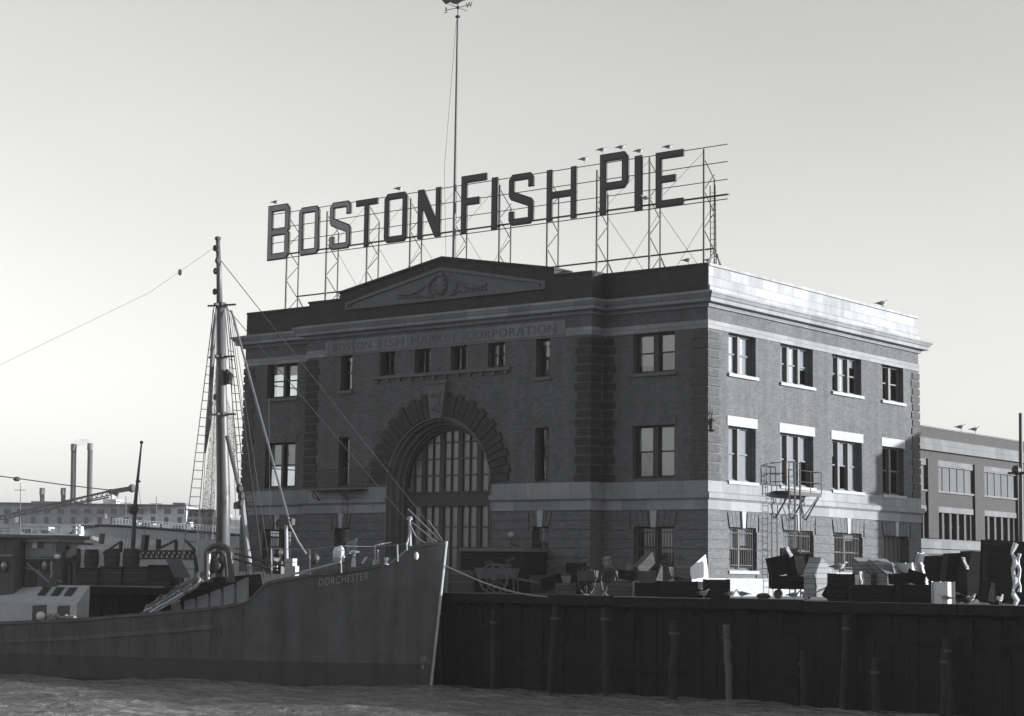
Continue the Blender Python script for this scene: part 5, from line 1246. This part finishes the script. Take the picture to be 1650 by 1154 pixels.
# floating crane with lattice jib
TC = 210
cr_ = empty('floating_crane', tuple(dep(-60, 940, TC)), 'floating crane whose long lattice jib reaches in from the left', 'crane')
m = MB(); bbox(m, -140, -20, 900, 925, TC, 9, WZ-.5); m.build('pontoon', BOOT, cr_); m = MB(); bbox(m, -100, -45, 862, 900, TC+1, 5); m.build('machinery_house', GREYP, cr_)
m = MB(); u0, l0 = dep(-70, 848, TC), dep(-70, 852, TC); u1, l1 = dep(176, 791, TC), dep(176, 797, TC); n = 30
m.bar(u0, u1, .16); m.bar(l0, l1-Vector((0, 0, .3)), .16); dd = FV*.9; m.bar(u0+dd, u1+dd, .12); m.bar(l0+dd, l1+dd, .12)
for i in range(n):
    a = u0.lerp(u1, i/n); b_ = l0.lerp(l1, (i+.5)/n); c = u0.lerp(u1, (i+1)/n); m.bar(a, b_, .08); m.bar(b_, c, .08)
m.build('lattice_jib', mat('crane_steel', .1), cr_)
m = MB(); m.bar(dep(176, 793, TC), dep(213, 787, TC), .6, .5); m.bar(dep(176, 790, TC), dep(190, 798, TC), .4); m.ball(tuple(dep(213, 787, TC)), .5, 8); m.build('jib_head', mat('crane_steel', .1), cr_)
m = MB(); m.path([dep(-90, 756, TC), dep(28, 771, TC), dep(100, 781, TC), dep(178, 790, TC)], .06, 4); m.tube(dep(-80, 900, TC), dep(-90, 756, TC), .35); m.build('hoist_cable', WIRE, cr_)
m = MB(); m.ball(tuple(dep(27, 772, TC)), .28, 8, (1.5, 1.5, 1)); m.build('cable_block', IRON, cr_)
# grey steamer
TSM = 150
stm = empty('steamer', tuple(dep(260, 925, TSM)), 'large light grey steamer hull with open deck rail lying beyond the trawler', 'ship')
top = [(-60, 868), (60, 866), (112, 862), (124, 853), (160, 847), (190, 848), (290, 855), (400, 864), (470, 868), (520, 870)]
m = MB(); n = len(top)
near = [dep(x, y, TSM+(8 if x > 460 else 0)+(8 if x < -40 else 0)) for x, y in top]
vs = []
for p in near: vs += [p, Vector((p.x, p.y, WZ-1))+FV*1.2, p+FV*10, Vector((p.x, p.y, WZ-1))+FV*9, p+Vector((0, 0, -1.6))+FV*.15]
fs = []
for i in range(n-1):
    a, b_ = i*5, i*5+5; fs += [(a, b_, b_+4, a+4), (a+4, b_+4, b_+1, a+1), (a, a+2, b_+2, b_), (a+2, a+3, b_+3, b_+2)]
fs += [(0, 4, 1, 3, 2), ((n-1)*5, (n-1)*5+2, (n-1)*5+3, (n-1)*5+1, (n-1)*5+4)]
m.add(vs, fs); m.build('hull', STEAM, stm)
m = MB(); m.path([p+Vector((0, 0, .03))-FV*.05 for p in near], .1, 6); m.build('gunwale', IRON, stm)
m = MB()
for i in range(46):
    x = 182+i*5; y = 847.5+(x-190)*.072; m.tube(dep(x, y, TSM+.4), dep(x, y-11, TSM+.4), .035, n=5)
for h in (4, 8, 11): m.tube(dep(182, 847-h, TSM+.4), dep(410, 863-h, TSM+.4), .03, n=5)
m.build('deck_rail', mat('white_rail_paint', .5), stm)
for x0_, x1_, h in ((205, 215, 10), (216, 224, 7), (241, 247, 8), (247, 255, 6), (262, 268, 7), (268, 277, 8), (295, 306, 14), (372, 392, 22)):
    m = MB(); y = 847.5+(x0_-190)*.072; bbox(m, x0_, x1_, y-h, y+1, TSM+1.2, 1.5); m.build('deck_locker', WHITE, stm)
m = MB()
for x0_, x1_, h in ((228, 236, 7), (256, 262, 7), (280, 294, 6), (312, 330, 8)): y = 847.5+(x0_-190)*.072; bbox(m, x0_, x1_, y-h, y+1, TSM+1.5, 1.5)
bbox(m, 126, 150, 846, 851, TSM-.3, 4); m.build('deck_gear', IRON, stm)
m = MB(); bbox(m, 34, 128, 860, 862.5, TSM-1.5, 6); 
for x in (34, 62, 92, 120): bbox(m, x, x+2.5, 845, 862, TSM-1.5, .3)
bbox(m, 34, 128, 845, 847, TSM-1.5, .4); bbox(m, 34, 128, 852, 853.4, TSM-1.5, .3); bbox(m, 64, 78, 849, 860, TSM-1.0, 2); bbox(m, 116, 130, 848, 861, TSM-1.3, 2); bbox(m, 40, 50, 852, 861, TSM-1.2, 2)
m.build('promenade_rail', WHITE, stm)
m = MB(); bbox(m, 60, 145, 864, 869, TSM-4, 3); m.bar(dep(145, 866, TSM-3), dep(165, 872, TSM-2), .3); m.bar(dep(163, 876, 140), dep(165, 860, 140), .3); m.build('gangway', IRON, stm)
# dark lighter with cargo behind the trawler
TB = 100
lg = empty('cargo_lighter', tuple(dep(200, 945, TB)), 'dark cargo lighter with a slim derrick mast lying between trawler and steamer', 'lighter')
m = MB(); A, B = dep(92, 942, TB), dep(330, 942, TB); A.z = B.z = 0; e = (B-A).normalized()
pl_ = [(0, 0), (.04, -.9), (.12, -1.2), (.9, -1.2), (.98, -.8), (1, 0), (1, 4), (0, 4)]
def lgp(u, v, z_): p = A.lerp(B, u)+FV*v; return (p.x, p.y, z_)
zt_ = dep(200, 955, TB).z; n = len(pl_)
m.add([lgp(u, v, zt_) for u, v in pl_]+[lgp(.5+(u-.5)*.96, v*.9, WZ-1) for u, v in pl_], [tuple(range(n)), tuple(range(n, 2*n))[::-1]]+[(i, (i+1) % n, n+(i+1) % n, n+i) for i in range(n)])
m.build('hull', BOOT, lg)
m = MB(); m.path([dep(213, 900, TB+2), dep(219, 800, TB+2), dep(228, 714, TB+2)], [.14, .1, .045], 10); 
mm_ = m.build('derrick_mast', mat('dark_spar', .07), lg)
m = MB(); m.ball(tuple(dep(228, 713, TB+2)), .1, 8); m.bar(dep(219, 776, TB+2), dep(226, 776, TB+2), .12); m.lathe(tuple(dep(215, 820, TB+2)), [(.12, -.3), (.28, -.1), (.28, .15), (.1, .25)], 8)
for a in ((200, 885), (236, 885), (206, 885)): m.tube(dep(222, 775, TB+2), dep(*a, TB+3), .012, n=4)
m.build('mast_rigging', WIRE, mm_)
m = MB()
for i in range(10):
    x = 226+i*8.4; m.bar(dep(x, 888, TB+1), dep(x+5, 899, TB+1), .09); m.bar(dep(x+5, 899, TB+1), dep(x+8.4, 888, TB+1), .09)
m.bar(dep(224, 888, TB+1), dep(310, 888, TB+1), .1); m.bar(dep(224, 900, TB+1), dep(312, 900, TB+1), .1); m.build('lattice_boom', IRON, lg)
m = MB()
for a, b_, w in (((232, 886), (235, 862), .3), ((252, 886), (285, 870), .12), ((255, 884), (256, 869), .2), ((283, 890), (284, 872), .14), ((298, 870), (312, 884), .14), ((312, 884), (318, 925), .14), ((120, 884), (124, 876), .1), ((124, 876), (150, 877), .1), ((166, 892), (196, 872), .1), ((194, 890), (195, 873), .15)): m.bar(dep(*a, TB+1.5), dep(*b_, TB+1.5), w)
m.build('deck_davit', IRON, lg)
m = MB(); m.bar(dep(130, 883, TB), dep(174, 883, TB), .16); m.build('white_spar', WHITE, lg)
DK = mat('dark_cargo_boards', .03, kind='planks', noise=.4); DK2 = mat('grey_cargo_boards', .05, kind='planks', noise=.3)
for k, (x0_, x1_, ya, yb, mt, lb) in enumerate(((104, 158, 916, 945, DK2, 'left dark cargo case on the lighter'), (160, 196, 914, 945, DK2, 'middle dark cargo case on the lighter'), (198, 238, 914, 945, DK2, 'right dark cargo case below the derrick mast'),
        (238, 290, 912, 950, DK, 'black tarpaulined cargo case right of the derrick mast'), (225, 271, 938, 952, DK2, 'low pale cargo case at the right end of the lighter'), (102, 226, 945, 985, DK, 'long black cargo case along the lighter edge'))):
    b_ = empty('cargo_case', tuple(dep((x0_+x1_)/2, yb, TB-1)), lb, 'cargo case', 'cargo cases on the lighter'); m = MB(); t_ = TB-1.2 if k > 3 else TB
    bbox(m, x0_, x1_, ya, yb, t_, 1.2); m.build('case_body', mt, b_); m = MB(); bbox(m, x0_-.5, x1_+.5, ya-1.5, ya, t_-.03, 1.3)
    for x in (x0_+2, x1_-4): bbox(m, x, x+2, ya, yb, t_-.05, .06)
    m.build('batten', mt, b_)
for x, w, lb in ((118, 24, 'leftmost big barrel on the lighter'), (147, 24, 'second big barrel from the left on the lighter'), (180, 26, 'third big barrel from the left on the lighter'), (211, 28, 'barrel at the foot of the derrick mast')):
    c = dep(x, 915, TB+.6); r = w/2/FPX*TB; h = dep(x, 884, TB+.6).z-c.z
    b_ = empty('barrel', tuple(c), lb, 'barrel', 'barrels on the lighter'); m = MB(); m.lathe(tuple(c), [(r*.85, 0), (r*.97, h*.25), (r, h*.5), (r*.97, h*.75), (r*.85, h), (r*.8, h-.04)], 18); m.build('staves', DK2, b_, smooth=False)
    m = MB()
    for f in (.12, .35, .65, .88): m.lathe(tuple(c+Vector((0, 0, h*f))), [(r*(1.0 if .3 < f < .7 else .94)+.012, -.03), (r*(1.0 if .3 < f < .7 else .94)+.012, .03)], 18)
    m.build('hoop', IRON, b_)
hb_ = empty('slanted_hatch_board', tuple(dep(283, 930, TB-.5)), 'pale slanted hatch board leaning beside the shrouds', 'board'); m = MB(); m.prism([(0, 0), (.9, 0), (.3, 1.0), (-.5, 1.0)], lambda u, v, w: tuple(dep(281, 931, TB-.5)+RV*u+Vector((0, 0, v))+FV*w), .06); m.build('board', GREYP, hb_)

# ================================================================== SMOKE, LIGHT, SKY, CAMERA
sm = bpy.data.materials.new('thin_smoke'); sm.use_nodes = True; nt = sm.node_tree; nt.nodes.clear(); o = nt.nodes.new('ShaderNodeOutputMaterial'); v = nt.nodes.new('ShaderNodeVolumePrincipled'); v.inputs['Color'].default_value = (.5, .5, .5, 1)
nz = nt.nodes.new('ShaderNodeTexNoise'); nz.inputs['Scale'].default_value = .5; tc = nt.nodes.new('ShaderNodeTexCoord'); ma = nt.nodes.new('ShaderNodeMath'); ma.operation = 'MULTIPLY_ADD'; ma.inputs[1].default_value = .9; ma.inputs[2].default_value = -.36; ma.use_clamp = True
nt.links.new(tc.outputs['Object'], nz.inputs['Vector']); nt.links.new(nz.outputs[0], ma.inputs[0]); nt.links.new(ma.outputs[0], v.inputs['Density']); nt.links.new(v.outputs[0], o.inputs['Volume'])
m = MB(); m.ball(tuple(dep(133, 713, TF+25)), 1, 14, (2.6, 2, .9)); tag(m.build('smoke', sm), kind='stuff')
HAZE = 0.00012
if HAZE:
    hz = bpy.data.materials.new('harbour_haze'); hz.use_nodes = True; nt = hz.node_tree; nt.nodes.clear(); o = nt.nodes.new('ShaderNodeOutputMaterial'); v = nt.nodes.new('ShaderNodeVolumePrincipled')
    v.inputs['Color'].default_value = (.95, .96, 1, 1); v.inputs['Density'].default_value = HAZE; v.inputs['Anisotropy'].default_value = 0.1; nt.links.new(v.outputs[0], o.inputs['Volume'])
    m = MB(); m.box((-1205, -1205, -9), (1205, 1205, 62)); tag(m.build('haze', hz), kind='stuff')
w = bpy.data.worlds.new('World'); SC.world = w; w.use_nodes = True; nt = w.node_tree; bg = nt.nodes['Background']
sk = nt.nodes.new('ShaderNodeTexSky'); sk.sky_type = 'NISHITA'; sk.sun_disc = False; el = math.asin(SUNV.z); sk.sun_elevation = el; sk.sun_rotation = atan2(SUNV.x, SUNV.y)
sk.air_density = 1.0; sk.dust_density = 2.0; sk.ozone_density = 1.0
bw_ = nt.nodes.new('ShaderNodeRGBToBW'); cc = nt.nodes.new('ShaderNodeCombineColor'); nt.links.new(sk.outputs[0], bw_.inputs[0])
def wm2(op, a, b_=None):
    n = nt.nodes.new('ShaderNodeMath'); n.operation = op
    for i, q in enumerate((a, b_)):
        if q is None: continue
        if isinstance(q, (int, float)): n.inputs[i].default_value = q
        else: nt.links.new(q, n.inputs[i])
    return n.outputs[0]
v_ = wm2('MULTIPLY', wm2('POWER', bw_.outputs[0], SKYPOW), SKYMUL)
tcw = nt.nodes.new('ShaderNodeTexCoord'); dt = nt.nodes.new('ShaderNodeVectorMath'); dt.operation = 'DOT_PRODUCT'; dt.inputs[1].default_value = tuple(_R0); nt.links.new(tcw.outputs['Generated'], dt.inputs[0])
nw = nt.nodes.new('ShaderNodeTexNoise'); nw.inputs['Scale'].default_value = 5; nw.inputs['Detail'].default_value = 4; mw = nt.nodes.new('ShaderNodeMapping'); mw.inputs['Scale'].default_value = (1, 1, 2.5); nt.links.new(tcw.outputs['Generated'], mw.inputs[0]); nt.links.new(mw.outputs[0], nw.inputs['Vector'])
hz_ = wm2('MINIMUM', wm2('MAXIMUM', wm2('SUBTRACT', 1.0, wm2('MULTIPLY', dt.outputs['Value'], .42)), .75), 1.3)
v_ = wm2('MULTIPLY', v_, wm2('MULTIPLY', hz_, wm2('ADD', .94, wm2('MULTIPLY', nw.outputs[0], .12))))
nt.links.new(v_, cc.inputs[0]); nt.links.new(wm2('MULTIPLY', v_, .995), cc.inputs[1]); nt.links.new(wm2('MULTIPLY', v_, .97), cc.inputs[2])
nt.links.new(cc.outputs[0], bg.inputs[0]); bg.inputs[1].default_value = .1
sl = bpy.data.lights.new('sun', 'SUN'); sl.energy = 5; sl.angle = radians(.5); sl.color = (1, .985, .96); so = bpy.data.objects.new('sun', sl); COL.objects.link(so)
so.rotation_euler = (-SUNV).to_track_quat('-Z', 'Y').to_euler()
cam = bpy.data.cameras.new('camera'); cam.sensor_width = 36; cam.lens = FPX/1650*36; cam.clip_end = 20000; cam.clip_start = .5
co_ = bpy.data.objects.new('camera', cam); COL.objects.link(co_)
co_.matrix_world = Matrix(((_R.x, _U.x, -_F.x, CAMP.x), (_R.y, _U.y, -_F.y, CAMP.y), (_R.z, _U.z, -_F.z, CAMP.z), (0, 0, 0, 1)))
SC.camera = co_
vs_ = SC.view_settings; vs_.view_transform = 'Standard'; vs_.look = 'None'; vs_.gamma = 1; vs_.exposure = EXPO; vs_.use_curve_mapping = False
SC.cycles.max_bounces = 6; SC.cycles.transparent_max_bounces = 16; SC.cycles.volume_bounces = 0
